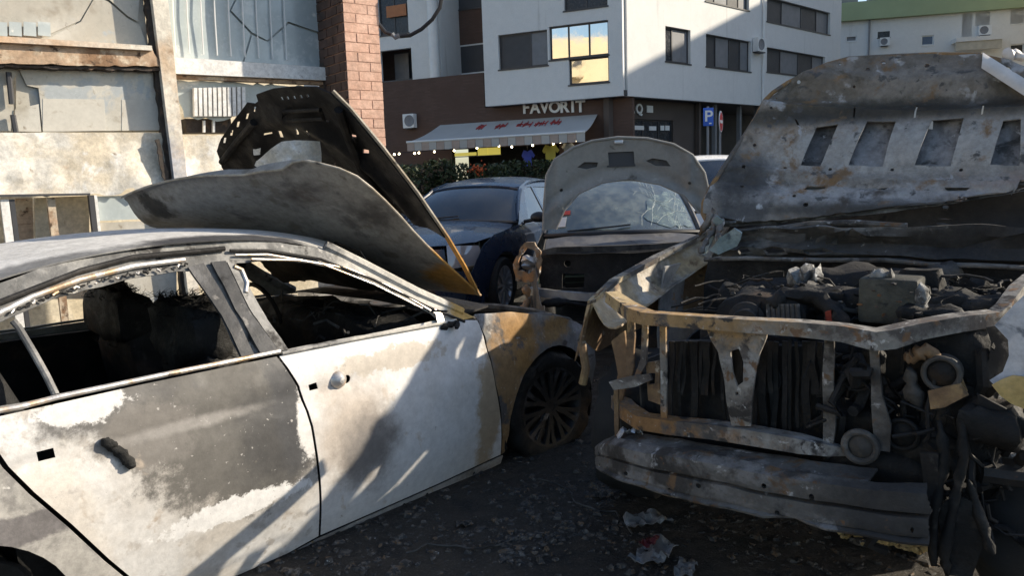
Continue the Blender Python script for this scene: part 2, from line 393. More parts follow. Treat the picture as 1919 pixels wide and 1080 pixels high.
fbox('awning_blind', LD, rD[1][0]+.1, rD[1][1]-.5, rD[1][3]-1.3, rD[1][3]-.75, -.02, -.05, M_orange, apt)
u0 = FD.uv(812, 100, .3)[0]
tube('duct', [LD.P(u0, ZT, .2), LD.P(u0, zd+.15, .2), LD.P(u0+.1, zd-.18, .2), LD.P(u0+.45, zd-.32, .2), LD.P(u0+.8, zd-.34, .2)], .26, M_white, apt, seg=12)
# ground floor: brown brick set back under the overhang
FG = Fr(FA.P(0, 0, -.7), (-.903, .43)); LG = local(FG, apt)
ug0, ug1 = FG.uv(1150, 230)[0], ud1
doorL = pxrect(FG, 850, 1050, 275, 420)
slab('shop_wall', LG, [(-.2, 0), (ug1, 0), (ug1, 6.5), (uA+.4, 6.5), (uA+.4, ZB-.005), (-.2, ZB-.005)], M_brickfar, apt, [rect(doorL[0], doorL[1], .1, doorL[3])])
fbox('shop_back', LG, doorL[0]-.5, doorL[1]+.5, 0, doorL[3]+.3, -2.6, -2.7, M_char, apt)
FH = Fr(FB.P(0, 0, -.9), (.73, .68)); LH = local(FH, apt)
dr = pxrect(FH, 1182, 1262, 224, 420)
slab('corner_wall', LH, rect(.1, FH.uv(1312, 250)[0], 0, ZB), M_darkwall, apt, [rect(dr[0], dr[1], .1, dr[3])])
win(LH, (dr[0], dr[1], .1, dr[3]), apt, M_frame, [(.32, M_pane), (.36, M_pane), (.32, M_pane)], depth=.1)
for a, b_, c, d, w in ((1188, 1210, 235, 243, 1), (1220, 1233, 236, 244, 1), (1241, 1248, 235, 244, 1), (1250, 1258, 235, 244, 1)):
    q = pxrect(FH, a, b_, c, d); fbox('window_sticker', LH, *q, -.095, -.12, M_white, apt)
fbox('arcade_wall', LH, FH.uv(1312, 250)[0], uB+4, 0, ZB, -3.6, -3.8, M_shutd, apt)
for x in (1312, 1342, 1388, 1420):
    u = FB.uv(x, 250, -.6)[0]; fbox('arcade_post', LB, u-.09, u+.09, 0, ZB, -.6, -.8, M_shut if x > 1320 else M_darkwall, apt)
# shop sign: raised letters, and the logo over the corner door
def letters(name, text, fr, x0, x1, yt, yb, mt, root, o=.05, depth=.06):
    u0, zt = fr.uv(x0, yt); u1, zb = fr.uv(x1, yt+(yb-yt)*.9); n = len(text); adv = [{'I': .55, 'O': 1.12, 'F': .88}.get(c, 1.) for c in text]; tot = sum(adv)
    for i, ch in enumerate(text):
        cu = bpy.data.curves.new('letter', 'FONT'); cu.body = ch; cu.extrude = depth/2; cu.align_x = 'CENTER'; cu.size = 1; cu.offset = .03
        t = bpy.data.objects.new('t', cu); COL.objects.link(t); bpy.context.view_layer.update()
        me = bpy.data.meshes.new_from_object(t.evaluated_get(bpy.context.evaluated_depsgraph_get())); bpy.data.objects.remove(t)
        xs = [v.co.x for v in me.vertices]; ys = [v.co.y for v in me.vertices]; xm = (min(xs)+max(xs))/2; y0 = min(ys); h = max(ys)-y0
        z0 = fr.uv(x0+(x1-x0)*(i+.5)/n, yb-(yb-yt)*(.14*(i+.5)/n if x1-x0 > 60 else 0))[1]; H = abs(fr.uv(x0, yt)[1]-fr.uv(x0, yb)[1])
        uc = u0+(u1-u0)*(sum(adv[:i])+adv[i]/2)/tot; sg = 1 if u1 > u0 else -1
        for v in me.vertices:
            p = fr.P(uc+sg*(v.co.x-xm)*H/h, z0+(v.co.y-y0)*H/h, o+v.co.z); v.co = p-root.location
        link('letter', me, mt, root)
M_letter = plain('sign_letter', (.8, .8, .78), .5, var=.04)
sg = empty('shop_sign', FG.P(FG.uv(1040, 200)[0], 0), label='row of raised white capital letters on brown brick above the awning', cat='sign')
letters('shop_sign', 'FAVORIT', FG, 979, 1098, 191, 213, M_letter, sg)
lg = empty('shop_logo', FH.P(FH.uv(1200, 205)[0], 0), label='small white logo marks on dark wall above the corner shop door', cat='sign')
letters('shop_logo', 'Q', FH, 1186, 1206, 194, 217, M_letter, lg)
for a, b_, c, d in ((1168, 1186, 199, 204), (1167, 1187, 208, 212), (1210, 1221, 198, 211)):
    q = pxrect(FH, a, b_, c, d); g = local(FH, lg); fbox('logo_bar', g, *q, .09, .03, M_letter, lg)
# awning
aw = empty('restaurant_awning', FG.P(FG.uv(940, 240)[0], 0), label='wide pale grey awning with red script and striped valance over restaurant front', cat='awning')
LW = local(FG, aw); OUT = 2.3
M_awn = plain('awning_cloth', (.46, .445, .42), .9, var=.08, vs=.7); M_red = plain('red_print', (.42, .05, .045), .8); M_sal = plain('salmon_stripe', (.43, .34, .29), .9)
tl, tr = FG.uv(826, 240), FG.uv(1120, 208); fl, f_r = FG.uv(762, 267, OUT), FG.uv(1096, 247, OUT)
zt_, zf_ = (tl[1]+tr[1])/2, (fl[1]+f_r[1])/2
def awn(s, t, lift=0.): # s along 0 (right) .. 1 (left), t wall..front
    ua = tr[0]+(tl[0]-tr[0])*s; ub = f_r[0]+(fl[0]-f_r[0])*s
    return LW.P(ua+(ub-ua)*t, zt_+(zf_-zt_)*t-.10*math.sin(math.pi*t)+lift, .05+(OUT-.05)*t)
panel('canopy', rect(0, 1, 0, 1), awn, M_awn, aw, cell=.05, cellv=.1, t=.02)
nst = 22
for i in range(nst):
    a, b_ = i/nst, (i+1)/nst-.002
    panel('valance_stripe', [(a, 0), (b_, 0), (b_, -.2), ((a+b_)/2, -.205), (a, -.2)], lambda s, z: awn(s, 1)+Vector((0, 0, z*2.0)), M_sal if i % 2 else M_awn, aw, cell=None, t=.01)
tube('front_bar', [awn(0, 1, .01), awn(1, 1, .01)], .05, M_white, aw)
for s in (.08, .5, .92): tube('arm', [awn(s, .02)-Vector((0, 0, .25)), awn(s, .5)-Vector((0, 0, .22)), awn(s, .98)-Vector((0, 0, .1))], .03, M_frame, aw)
rnd = random.Random(5)
for k, (s0, s1) in enumerate(((.19, .25), (.27, .34), (.36, .45), (.52, .58), (.66, .70))):
    pts = [awn(s0+(s1-s0)*j/22+.004*math.sin(j*2.6), .26+.15*math.sin(j*1.9+k)*(.55+.45*math.cos(j*.7)), .02) for j in range(23)]
    tube('script_stroke', pts, .022, M_red, aw, seg=6)
# things under the awning
M_bulb = NT('warm_bulb'); M_bulb.b.inputs['Emission Color'].default_value = (1, .82, .5, 1); M_bulb.b.inputs['Emission Strength'].default_value = 9; M_bulb = M_bulb.m
M_menu = NT('lit_menu_board'); M_menu.b.inputs['Base Color'].default_value = (.5, .45, .1, 1); M_menu.b.inputs['Emission Color'].default_value = (.75, .62, .12, 1); M_menu.b.inputs['Emission Strength'].default_value = .35; M_menu = M_menu.m
FO = Fr(FG.P(0, 0, 1.2), (-.903, .43))
sl = empty('string_lights', FO.P(FO.uv(900, 290)[0], 0), label='string of small warm bulbs hanging under the awning', cat='lights'); LO = local(FO, sl)
bp = [(739, 289), (748, 288), (777, 287), (785, 286), (814, 284), (851, 282), (894, 277), (935, 273), (959, 275), (976, 268), (998, 272), (1037, 269), (1050, 266), (1078, 264)]
pts = [LO.P(*FO.uv(x, y)) for x, y in bp]
tube('cable', [p+Vector((0, 0, .06)) for p in pts], .012, M_black, sl, seg=5)
for p in pts:
    bm = bmesh.new(); bmesh.ops.create_icosphere(bm, subdivisions=2, radius=.055)
    for v in bm.verts: v.co = v.co*(1 if v.co.z < 0 else .8)+p
    obj('bulb', bm, M_bulb, sl)
mb = empty('menu_board', FG.P(FG.uv(900, 290)[0], 0), label='lit yellow menu board hung in the dark restaurant front', cat='board')
LM = local(FG, mb)
for a, b_, c, d in ((852, 892, 286, 292), (895, 914, 277, 291), (915, 937, 276, 291)):
    q = pxrect(FG, a, b_, c, d); fbox('board_panel', LM, *q, .0, -.06, M_menu, mb)
q = pxrect(FG, 850, 940, 291.5, 293); fbox('board_rail', LM, *q, .02, -.06, M_frame, mb)
def jersey(x0, x1, y0, y1, c1, label):
    r_ = pxrect(FO, x0, x1, y0, y1); t = empty('hanging_shirt', FO.P((r_[0]+r_[1])/2, r_[2]), label=label, cat='shirt', group='shirts hung in the restaurant front')
    w, h = r_[1]-r_[0], r_[3]-r_[2]; b = flat([(-.3*w, 0), (.3*w, 0), (.32*w, .62*h), (.42*w, .5*h), (.55*w, .66*h), (.3*w, h), (.1*w, .95*h), (0, .9*h), (-.1*w, .95*h), (-.3*w, h), (-.55*w, .66*h), (-.42*w, .5*h), (-.32*w, .62*h)], cell=.15)
    for v in b.verts: v.co = Vector((0, 0, v.co.y)) + FO.d*v.co.x + FO.n*(.05*noise.noise(v.co*4)-(v.co.x/w)**2*.3)
    thick(b, .03); obj('cloth', b, c1, t); tube('hanger', [Vector((0, 0, h)), Vector((0, 0, h+.25))], .012, M_frame, t)
jersey(978, 1000, 281, 311, plain('blue_cloth', (.06, .09, .45), .9), 'blue shirt hanging under the awning')
jersey(1017, 1046, 271, 303, plain('yellow_cloth', (.45, .40, .08), .9), 'yellow shirt hanging under the awning')
jersey(1053, 1076, 268, 290, plain('grey_cloth', (.35, .35, .33), .9), 'pale grey shirt hanging under the awning')
# air conditioners
def aircon(fr, x0, x1, y0, y1, label, o=.35):
    r_ = pxrect(fr, x0, x1, y0, y1); t = empty('air_conditioner', fr.P((r_[0]+r_[1])/2, r_[2]), label=label, cat='air conditioner', group='air conditioners on the walls')
    g = local(fr, t); g.p0.z = 0; r2 = (r_[0], r_[1], 0, r_[3]-r_[2]); t.location.z = r_[2]
    fbox('casing', g, *r2, o, .05, M_white, t)
    c = g.P(r2[0]+(r2[1]-r2[0])*.4, r2[3]*.5, o+.005); rr = r2[3]*.4
    bm = bmesh.new(); M = Matrix(((g.d.x, g.n.x, 0, c.x), (g.d.y, g.n.y, 0, c.y), (0, 0, 1, c.z), (0, 0, 0, 1)))
    add_lathe(bm, [(0.001, 0), (rr*.25, .015), (rr*.3, .004), (rr*.9, .004), (rr, .02), (rr*1.04, .0)], M, 20); obj('fan_grille', bm, M_shut, t)
    fbox('bracket', g, r2[0]+.1, r2[1]-.1, -.05, 0, o, .0, M_frame, t)
    return t
aircon(FC, 821, 851, 36, 62, 'air conditioner on brown brick beside the white duct')
aircon(FB, 1409, 1425, 72, 98, 'air conditioner beside the downpipe on the right white face')
aircon(FG, 762, 782, 214, 240, 'air conditioner tucked below the white wing by the awning')
# far building with the green roof edge
FE = Fr(at_y(1740, 200, 62), (.97, -.25))
far = empty('far_apartment_building', FE.p0, label='white apartment block with pale green roof edge behind the burnt bonnet', cat='building'); LE = local(FE, far)
zE = FE.uv(1750, 28)[1]; ue0, ue1 = FE.uv(1560, 60)[0]-6, FE.uv(1919, 60)[0]+14
M_green = plain('green_roof_edge', (.36, .42, .24), .8, var=.08, vs=.5); M_blueglass = plain('blue_pane', (.06, .09, .16), .15)
rE = [pxrect(FE, 1586, 1606, 48, 77), pxrect(FE, 1645, 1668, 42, 70), pxrect(FE, 1727, 1750, 66, 84), pxrect(FE, 1803, 1822, 22, 71), pxrect(FE, 1828, 1855, 20, 48), pxrect(FE, 1894, 1919, 8, 44), pxrect(FE, 1893, 1919, 82, 100)]
slab('wall', LE, rect(ue0, ue1, 0, zE), M_render, far, [rect(*r) for r in rE])
for i, r in enumerate(rE):
    o = win(LE, r, far, M_white if i != 1 else M_frame, [(1, M_blueglass if i == 2 else M_shut if i in (3, 4, 5, 0) else M_pane)], depth=.1)
    if i in (0, 1): fbox('roller_shutter', LE, r[0], r[1], r[2]+(r[3]-r[2])*(.3 if i == 0 else .42), r[3], -.02, -.08, M_render, o)
zt1 = FE.uv(1750, 8)[1]
slab('roof_edge', LE, rect(ue0-.3, ue1, zE+.01, zt1+.6), M_green, far, o0=.5, o1=-8)
for x in (1598, 1655, 1712, 1745):
    u = FE.uv(x, 18)[0]; fbox('chimney', LE, u-.7, u+.7, zt1+.61, zt1+1.5, -2, -3, M_shut, far)
uu = FE.uv(1628, 80)[0]; tube('downpipe', [LE.P(uu, 0, .1), LE.P(uu, zE, .1)], .07, M_shut, far)
q = pxrect(FE, 1783, 1868, 72, 80); fbox('balcony_slab', LE, *q, 1.2, 0, M_render, far); q = pxrect(FE, 1783, 1868, 80, 96); fbox('balcony_front', LE, *q, 1.1, .9, plain('beige_panel', (.5, .46, .38), .8), far)
aircon(FE, 1648, 1666, 71, 86, 'air conditioner under the dark window of the far white block'); aircon(FE, 1832, 1856, 48, 66, 'air conditioner above the balcony of the far white block')
# street signs
def sign_post(x, yt, yb, Y, top, label, kind):
    p = at_y(x, (yt+yb)/2, Y); h = at_y(x, yt, Y).z-at_y(x, yb, Y).z
    t = empty('parking_sign' if kind == 'P' else 'no_entry_sign', (p.x, p.y, 0), label=label, cat='sign')
    tube('post', [(0, .03, 0), (0, .03, at_y(x, yt, Y).z+.05)], .04, M_shut, t)
    z = p.z
    if kind == 'P':
        w = h*.29; box('plate', (0, -.03, z), (2*w, .03, h), plain('sign_blue', (.03, .12, .55), .5), t, bev=.012)
        cu = bpy.data.curves.new('P', 'FONT'); cu.body = 'P'; cu.extrude = .004; cu.offset = .015; cu.align_x = 'CENTER'; o2 = bpy.data.objects.new('t', cu); COL.objects.link(o2); bpy.context.view_layer.update()
        me = bpy.data.meshes.new_from_object(o2.evaluated_get(bpy.context.evaluated_depsgraph_get())); bpy.data.objects.remove(o2)
        for v in me.vertices: v.co = Vector((v.co.x*h*.95, -.055-v.co.z, z-h*.24+v.co.y*h*.85))
        link('letter', me, M_white, t)
        box('arrow_mark', (w*.35, -.05, z-h*.36), (w*.5, .008, h*.07), M_white, t)
    else:
        bm = bmesh.new(); M = Matrix.Translation((0, -.03, z)) @ Matrix.Rotation(R(65), 4, 'Z')
        add_lathe(bm, [(.001, -.02), (h*.5, -.02), (h*.5, .0), (.001, 0)], M, 32); obj('plate', bm, plain('sign_red', (.5, .02, .03), .5), t)
        bm = bmesh.new(); add_box(bm, (0, -.025, 0), (h*.7, .012, h*.16), M=M); obj('bar', bm, M_white, t)
        bm = bmesh.new(); add_lathe(bm, [(h*.5, -.022), (h*.54, -.022), (h*.54, .004), (h*.5, .004)], M, 32); obj('rim', bm, M_white, t)
    return t
sign_post(1327, 202, 236, 26, 0, 'blue parking sign on a grey post before the arcade', 'P')
sign_post(1350, 210, 246, 27, 0, 'red no entry sign seen edge-on behind the parking sign', 'N')
# cream building opposite (behind the photographer, mirrored in the big window)
FX = Fr((-39, -2), (.62, -.78)); FX.n = Vector((.78, .62, 0)).normalized()
opp = empty('cream_apartment_building', FX.p0, label='cream apartment block with balconies standing across the street', cat='building'); LX = local(FX, opp); LX.n = FX.n
M_cream = plain('cream_render', (.66, .56, .38), .85, var=.06, vs=.4)
fbox('wall', LX, -16, 16, 0, 17, 0, -9, M_cream, opp)
for fl_ in range(5):
    for k in range(6):
        u = -13+k*5; z = 2.9*fl_+1.0
        fbox('window', LX, u, u+1.5, z+.9, z+2.2, .03, -.1, M_frame, opp)
        if k % 2: fbox('balcony', LX, u-1.6, u+1.6, z-.1, z+.95, 1.2, .0, M_cream, opp)
# taller block to the right of the frame: its shadow lies on the lower part of the white corner block
rb = empty('street_block', (42, 40, 0), label='cream apartment block standing to the right beyond the burnt cars', cat='building')
FR_ = Fr((36, 24), (0, 1)); FR_.n = Vector((-1, 0, 0)); LR = local(FR_, rb); LR.n = FR_.n
fbox('wall', LR, 0, 29, 0, 21.3, 0, -12, M_cream, rb)
for fl_ in range(6):
    for k in range(8): fbox('window', LR, 1.5+k*3.4, 3.0+k*3.4, 1.6+fl_*3.2, 3.1+fl_*3.2, .02, -.1, M_pane, rb)
fbox('roof_parapet', LR, -.3, 29.3, 21.31, 21.6, .3, -12.3, M_render, rb)
# hedge plants before the restaurant
M_leaf = burnt('leaf', (.022, .034, .013), [('n', 3, .4, .6, (.04, .055, .02)), ('n', 9, .62, .75, (.07, .07, .03))], bump=0, rough=(.5, .7))
def bush(x, y0, Y, w, h, seed, label):
    p = at_y(x, y0, Y); rnd = random.Random(seed); t = empty('potted_shrub', (p.x, p.y, 0), label=label, cat='shrub', group='shrubs in front of the restaurant')
    H_ = p.z+h; bm = bmesh.new()
    for i in range(700):
        a = rnd.uniform(0, 6.28); r_ = w*.5*rnd.random()**.5; z = H_*(.30+.70*rnd.random()); r_ *= .55+.6*noise.noise(Vector((a*1.3+seed, z*2, seed)))+.35
        c = Vector((r_*math.cos(a), r_*math.sin(a), z)); s_ = rnd.uniform(.05, .12)
        m = Matrix.Translation(c) @ Matrix.Rotation(rnd.uniform(0, 6.28), 4, Vector((rnd.gauss(0, 1), rnd.gauss(0, 1), rnd.gauss(0, 1))).normalized())
        vs = [bm.verts.new(m @ Vector(q)) for q in ((-s_, 0, 0), (0, -s_*.45, .01), (s_, 0, 0), (0, s_*.45, .01))]; bm.faces.new(vs)
    obj('crown', bm, M_leaf, t, smooth=False)
    bm = bmesh.new()
    for k in range(4): add_tube(bm, [(0, 0, .2), (rnd.uniform(-.2, .2)*w, rnd.uniform(-.2, .2)*w, H_*.8)], [.03, .01], 5)
    obj('trunk', bm, M_char, t)
    bm = bmesh.new(); add_lathe(bm, [(.001, 0), (.2, 0), (.27, .4), (.25, .42), (.22, .38), (.001, .38)], Matrix.Rotation(R(90), 4, 'X'), 16); obj('pot', bm, M_dkgrey, t)
for i, (x, y, Y, w, h, lb) in enumerate(((745, 322, 25, 1.5, .2, 'wide dark shrub at the left end below the awning'), (785, 318, 24, 1.5, .15, 'dark shrub just above the blue car bonnet edge'), (822, 312, 24, 1.1, .2, 'dark shrub below the left corner of the awning'), (863, 316, 24, 1.2, .15, 'dark shrub below the yellow menu board'),
        (925, 316, 24, 1.2, .15, 'dark shrub right of the orange flowers'), (960, 314, 25, 1.0, .2, 'dark shrub left of the blue shirt'), (1010, 312, 25, 1.2, .2, 'dark shrub left of the grey raised bonnet'))):
    bush(x, y, Y, w, h, i+3, lb)
p = at_y(896, 318, 23.5); t = empty('orange_flowers', (p.x, p.y, 0), label='bunch of orange flowers in a planter below the awning', cat='flowers')
bm = bmesh.new(); rnd = random.Random(8)
for i in range(70):
    c = Vector((rnd.gauss(0, .10), rnd.gauss(0, .1), p.z+rnd.gauss(0, .07))); bmesh.ops.create_icosphere(bm, subdivisions=1, radius=rnd.uniform(.02, .045), matrix=Matrix.Translation(c))
obj('blossom', bm, plain('orange_petal', (.40, .07, .012), .7), t)
bm = bmesh.new()
for i in range(8): add_tube(bm, [(0, 0, .3), (rnd.gauss(0, .1), rnd.gauss(0, .1), p.z)], .012, 5)
obj('stem', bm, M_leaf, t)
# ================================================================ burnt shop front on the left
PC = at_y(655, 200, 6.6); SD = Vector((.79, .61, 0)).normalized(); SN = Vector((.61, -.79, 0)).normalized()
FS = Fr(Vector((PC.x, PC.y, 0))-SN*.46, (SD.x, SD.y))
shop = empty('burnt_shop', FS.p0, label='fire damaged shop front with cracked panes, white mullion and scorched boards', cat='shop front'); LS = local(FS, shop)
def sp(*pts, o=0): return FS.px(pts, o)
def sh_panel(name, pix, mt, o0, o1, parent=shop, holes=(), jagd=None):
    ol = sp(*pix, o=(o0+o1)/2)
    if jagd: ol = jag(ol, *jagd)
    return slab(name, LS, ol, mt, parent, [sp(*h, o=(o0+o1)/2) for h in holes], o0, o1)
zz = lambda x, y: FS.uv(x, y)[1]
M_colm = burnt('scorched_white_frame', (.72, .68, .60), [('n', 3, .45, .7, (.55, .42, .30)), ('n', 8, .6, .75, (.30, .20, .13)), ('p', (-2.1, -1.9, 3.2), (1., 1., .9), (.62, .42, .27), .8, 4, .5), ('p', (-1.55, -1.2, 1.75), (.8, .8, .35), (.45, .46, .50), .8, 4, .3)], bump=.25)
M_beam = burnt('scorched_beam', (.50, .36, .25), [('n', 2.2, .45, .6, (.28, .17, .10)), ('n', 5, .52, .62, (.60, .50, .38)), ('n', 13, .58, .68, (.09, .055, .035)), ('n', 2, .6, .75, (.20, .11, .06), (3, 3, 30))], bump=.35)
M_dust = burnt('dusty_pane', (.46, .43, .37), [('n', 1.6, .42, .58, (.55, .53, .48)), ('n', 4, .55, .68, (.36, .32, .26)), ('n', 17, .6, .72, (.28, .24, .19)), ('n', 1.1, .58, .62, (.40, .43, .45))], bump=.03, rough=(.12, .4), spec=.5, grain=.3)
M_palepane = burnt('pale_pane', (.50, .55, .55), [('n', 1.3, .45, .55, (.42, .47, .48)), ('n', 3, .55, .64, (.60, .63, .62)), ('n', 12, .62, .74, (.70, .70, .66))], bump=.02, rough=(.08, .3), spec=.6, grain=.2)
M_board = burnt('scorched_board', (.80, .77, .71), [('n', 1.8, .42, .6, (.62, .55, .44)), ('n', 5, .55, .68, (.80, .79, .77)), ('n', 2.4, .6, .70, (.55, .36, .22)), ('n', 9, .64, .74, (.30, .22, .15)), ('n', 30, .68, .76, (.15, .11, .08))], bump=.4, bscale=20)
M_cream2 = burnt('cream_interior', (.62, .55, .42), [('n', 2, .45, .6, (.70, .64, .52)), ('n', 6, .6, .7, (.40, .32, .22))], bump=.2)
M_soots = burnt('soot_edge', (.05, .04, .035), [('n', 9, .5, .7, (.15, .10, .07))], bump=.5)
# frame members
def extr(p, q, y): # continue a pixel line to a lower row
    return (p[0]+(q[0]-p[0])*(y-p[1])/(q[1]-p[1]), y)
c0, c1, c2, c3 = (273, -60), (303, -60), (342, 325), (318, 325)
sh_panel('mullion', [c0, c1, extr((305, 0), c2, 640), extr((276, 0), c3, 640)], M_colm, .10, -.06)
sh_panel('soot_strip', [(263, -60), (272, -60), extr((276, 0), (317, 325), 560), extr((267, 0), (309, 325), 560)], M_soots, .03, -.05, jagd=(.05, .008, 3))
def strip(name, pix, mt, o0, o1, **k): return sh_panel(name, pix, mt, o0, o1, **k)
strip('beam', [(-200, 62), (281, 93), (298, 127), (-200, 117)], M_beam, .09, -.05, jagd=(.04, .006, 4))
strip('beam_lip', [(-200, 58), (280, 88), (281, 97), (-200, 71)], M_colm, .13, -.02)
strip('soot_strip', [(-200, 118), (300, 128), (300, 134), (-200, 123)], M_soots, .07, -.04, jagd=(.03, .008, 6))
M_wrail = burnt('white_rail', (.80, .79, .77), [('n', 4, .55, .75, (.68, .64, .58)), ('n', 12, .64, .74, (.35, .33, .31))], bump=.2)
strip('white_rail', [(313, 108), (612, 128), (612, 152), (317, 139)], M_wrail, .07, -.05)
strip('rail_soffit', [(318, 141), (612, 154), (612, 160), (318, 147)], M_beam, .03, -.05)
strip('corner_strip', [(597, -60), (612, -60), (614, 330), (606, 330)], M_soots, .05, -.05, jagd=(.05, .006, 8))
# panes: cracked, each piece of glass a sheet of its own
def shards(root_pix, cuts, mt, o):
    """pane pieces from pixel polygons, set slightly uneven"""
    rnd = random.Random(len(cuts)*7+int(o*100))
    for c in cuts:
        oo = o+rnd.uniform(-.012, .012); slab('glass_piece', LS, sp(*c, o=o), mt, shop, (), oo, oo-.006)
shards(0, [[(-200, -60), (120, -60), (178, -10), (150, 38), (78, 70), (-200, 52)], [(121, -60), (265, -60), (258, 40), (240, 30), (206, 0), (180, -12)],
           [(205, 3), (238, 33), (262, 46), (276, 88), (150, 79), (88, 72), (152, 40), (179, -8)]], M_dust, -.03)
shards(0, [[(306, -60), (470, -60), (430, 20), (470, 62), (455, 115), (312, 105)], [(472, -60), (598, -60), (598, 60), (540, 40), (500, 75), (472, 60), (433, 19)],
           [(598, 64), (600, 125), (458, 115), (473, 65), (502, 78), (541, 44)]], M_palepane, -.03)
sh_panel('glass_sheet', [(-200, -60), (262, -60), (278, 92), (-200, 60)], M_dust, -.055, -.061); sh_panel('glass_sheet', [(306, -60), (600, -60), (606, 128), (312, 106)], M_palepane, -.055, -.061); sh_panel('glass_sheet', [(30, 126), (298, 132), (306, 248), (30, 248)], M_dust, -.065, -.071)
# blind cords behind/over the pale pane
for i in range(9):
    x = 322+i*26
    tube('blind_cord', [LS.P(*FS.uv(x, -60, -.005), -.01), LS.P(*FS.uv(x+3, 30, -.005), -.008+.004*(i % 3)), LS.P(*FS.uv(x+8, 98+i*1.7, -.005), -.012)], .006, M_white, shop, seg=5)
shards(0, [[(-200, 122), (34, 128), (20, 160), (26, 200), (22, 245), (-200, 246)], [(36, 130), (296, 136), (300, 180), (304, 243), (80, 248), (75, 190), (72, 165), (50, 160)], [(28, 205), (72, 195), (77, 247), (26, 246)]], M_palepane if 0 else M_dust, -.04)
M_sheet = burnt('pale_paper', (.56, .54, .49), [('n', 2, .45, .65, (.50, .47, .42)), ('n', 9, .6, .72, (.42, .38, .32))], bump=.05, grain=.3)
for x0, x1, y0, y1 in ((80, 195, 185, 245), (228, 300, 187, 244)):
    sh_panel('pale_sheet', [(x0, y0), (x1, y0+1), (x1+4, y1), (x0, y1+1)], M_sheet, -.03, -.045)
for x, y0, y1 in ((16, 135, 195), (24, 215, 248)):
    a = LS.P(*FS.uv(x, y0), .0); b_ = LS.P(*FS.uv(x+6, y1), .0); tube('sash_bar', [a, b_], .018, M_shutd, shop, seg=6)
# wired glass squares at the top left
for k in range(4): sh_panel('wired_square', [(k*27-10, 40), (k*27+13, 42), (k*27+14, 68), (k*27-10, 66)], M_palepane, .0, -.012)
# scorched lower board, torn at its lower edge
def board_map(u, z): return LS.P(u, z, .02+.035*noise.noise(Vector((u*2.2, z*3, 1)))+.02*noise.noise(Vector((u*7, z*7, 4))))
panel('scorched_board', jag(sp((-200, 249), (306, 249), (311, 300), (314, 345), (262, 372), (248, 352), (215, 366), (160, 362), (80, 368), (-200, 376)), .03, .01, 5, only=(1, 2, 3, 4, 5, 6, 7, 8)), board_map, M_board, shop, cell=.05, t=.006)
sh_panel('board_trim', [(-200, 368), (168, 362), (168, 366), (-200, 373)], M_shutd, .05, .0)
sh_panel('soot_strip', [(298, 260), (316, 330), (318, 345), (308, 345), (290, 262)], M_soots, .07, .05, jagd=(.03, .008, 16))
# right bay below the white rail
sh_panel('glass_piece', [(326, 150), (612, 163), (614, 250), (520, 238), (470, 200), (420, 226), (345, 220)], M_palepane, -.05, -.056, jagd=(.05, .012, 12))
for i in range(11):
    x = 362+i*9.0
    sh_panel('radiator_fin', [(x, 165-i*.2), (x+6, 165-i*.2), (x+7, 218), (x+1, 218)], M_wrail, .015, -.03)
sh_panel('shelf', [(340, 224), (425, 224), (428, 250), (344, 250)], M_soots, -.10, -.3)
for x in (380, 398): sh_panel('shelf_bracket', [(x, 226), (x+4, 226), (x+4, 248), (x, 248)], M_wrail, -.05, -.08)
panel('scorched_board', jag(sp((342, 252), (616, 262), (616, 420), (350, 420)), .03, .008, 15), board_map, M_board, shop, cell=.06, t=.006)
# inside and plinth
fbox('back_wall', LS, -4.6, .4, 0, 4.2, -1.35, -1.45, M_cream2, shop)
fbox('floor_slab', LS, -4.6, .4, .02, .12, -.07, -1.34, M_cream2, shop)
fbox('ceiling_slab', LS, -4.6, .4, 4.21, 4.4, -.05, -1.45, M_cream2, shop)
def post(x, y0, w, mt, o0, o1, nm='door_post'):
    u, z = FS.uv(x, y0); return fbox(nm, LS, u-w/2, u+w/2, .1, z, o0, o1, mt, shop)
post(8, 374, .05, M_wrail, .02, -.04); post(22, 374, .03, M_shutd, .02, -.04); post(96, 370, .05, M_beam, -.02, -.08); post(170, 366, .035, M_shutd, .03, -.04); post(178, 366, .02, M_wrail, .02, -.03)
sh_panel('door_panel', [(28, 372), (60, 371), (66, 560), (30, 560)], M_beam, -.25, -.3); sh_panel('door_panel', [(64, 371), (165, 367), (168, 560), (68, 560)], M_cream2, -.2, -.26)
sh_panel('door_panel', [(182, 418), (330, 412), (330, 620), (182, 620)], M_dust, -.02, -.05); sh_panel('door_pane', [(180, 368), (250, 366), (270, 372), (316, 350), (330, 408), (182, 414)], M_palepane, -.03, -.04)
# brick pillar: each brick a piece
M_brickp = burnt('pink_brick', (.56, .345, .26), [('n', 5, .4, .65, (.62, .40, .31)), ('n', 14, .6, .75, (.50, .29, .21)), ('n', 2.2, .62, .75, (.44, .27, .20))], bump=.35, bscale=50)
M_brickd = burnt('dark_brick', (.085, .055, .045), [('n', 3, .45, .6, (.14, .085, .065)), ('n', 8, .55, .68, (.045, .035, .03))], bump=.35, bscale=50)  # much darker brown for the bricks of the left face
pil = empty('brick_pillar', (PC.x, PC.y, 0), label='pink brick pillar with dark left side at the corner of the shop front', cat='pillar')
M_mort = plain('mortar', (.50, .32, .245), .95)
def pbox(bm, a0, a1, b0, b1, z0, z1): # a along SD from the corner, b back along -SN
    vs = [bm.verts.new(SD*a-SN*b+Vector((0, 0, z))) for z in (z0, z1) for a, b in ((a0, b0), (a1, b0), (a1, b1), (a0, b1))]
    for q in ((0, 1, 2, 3), (4, 5, 6, 7), (0, 1, 5, 4), (1, 2, 6, 5), (2, 3, 7, 6), (3, 0, 4, 7)): bm.faces.new([vs[i] for i in q])
bm = bmesh.new(); pbox(bm, .004, .318, .004, .52, 0, 4.4); obj('mortar_core', bm, M_mort, pil, smooth=False)
rnd = random.Random(2)
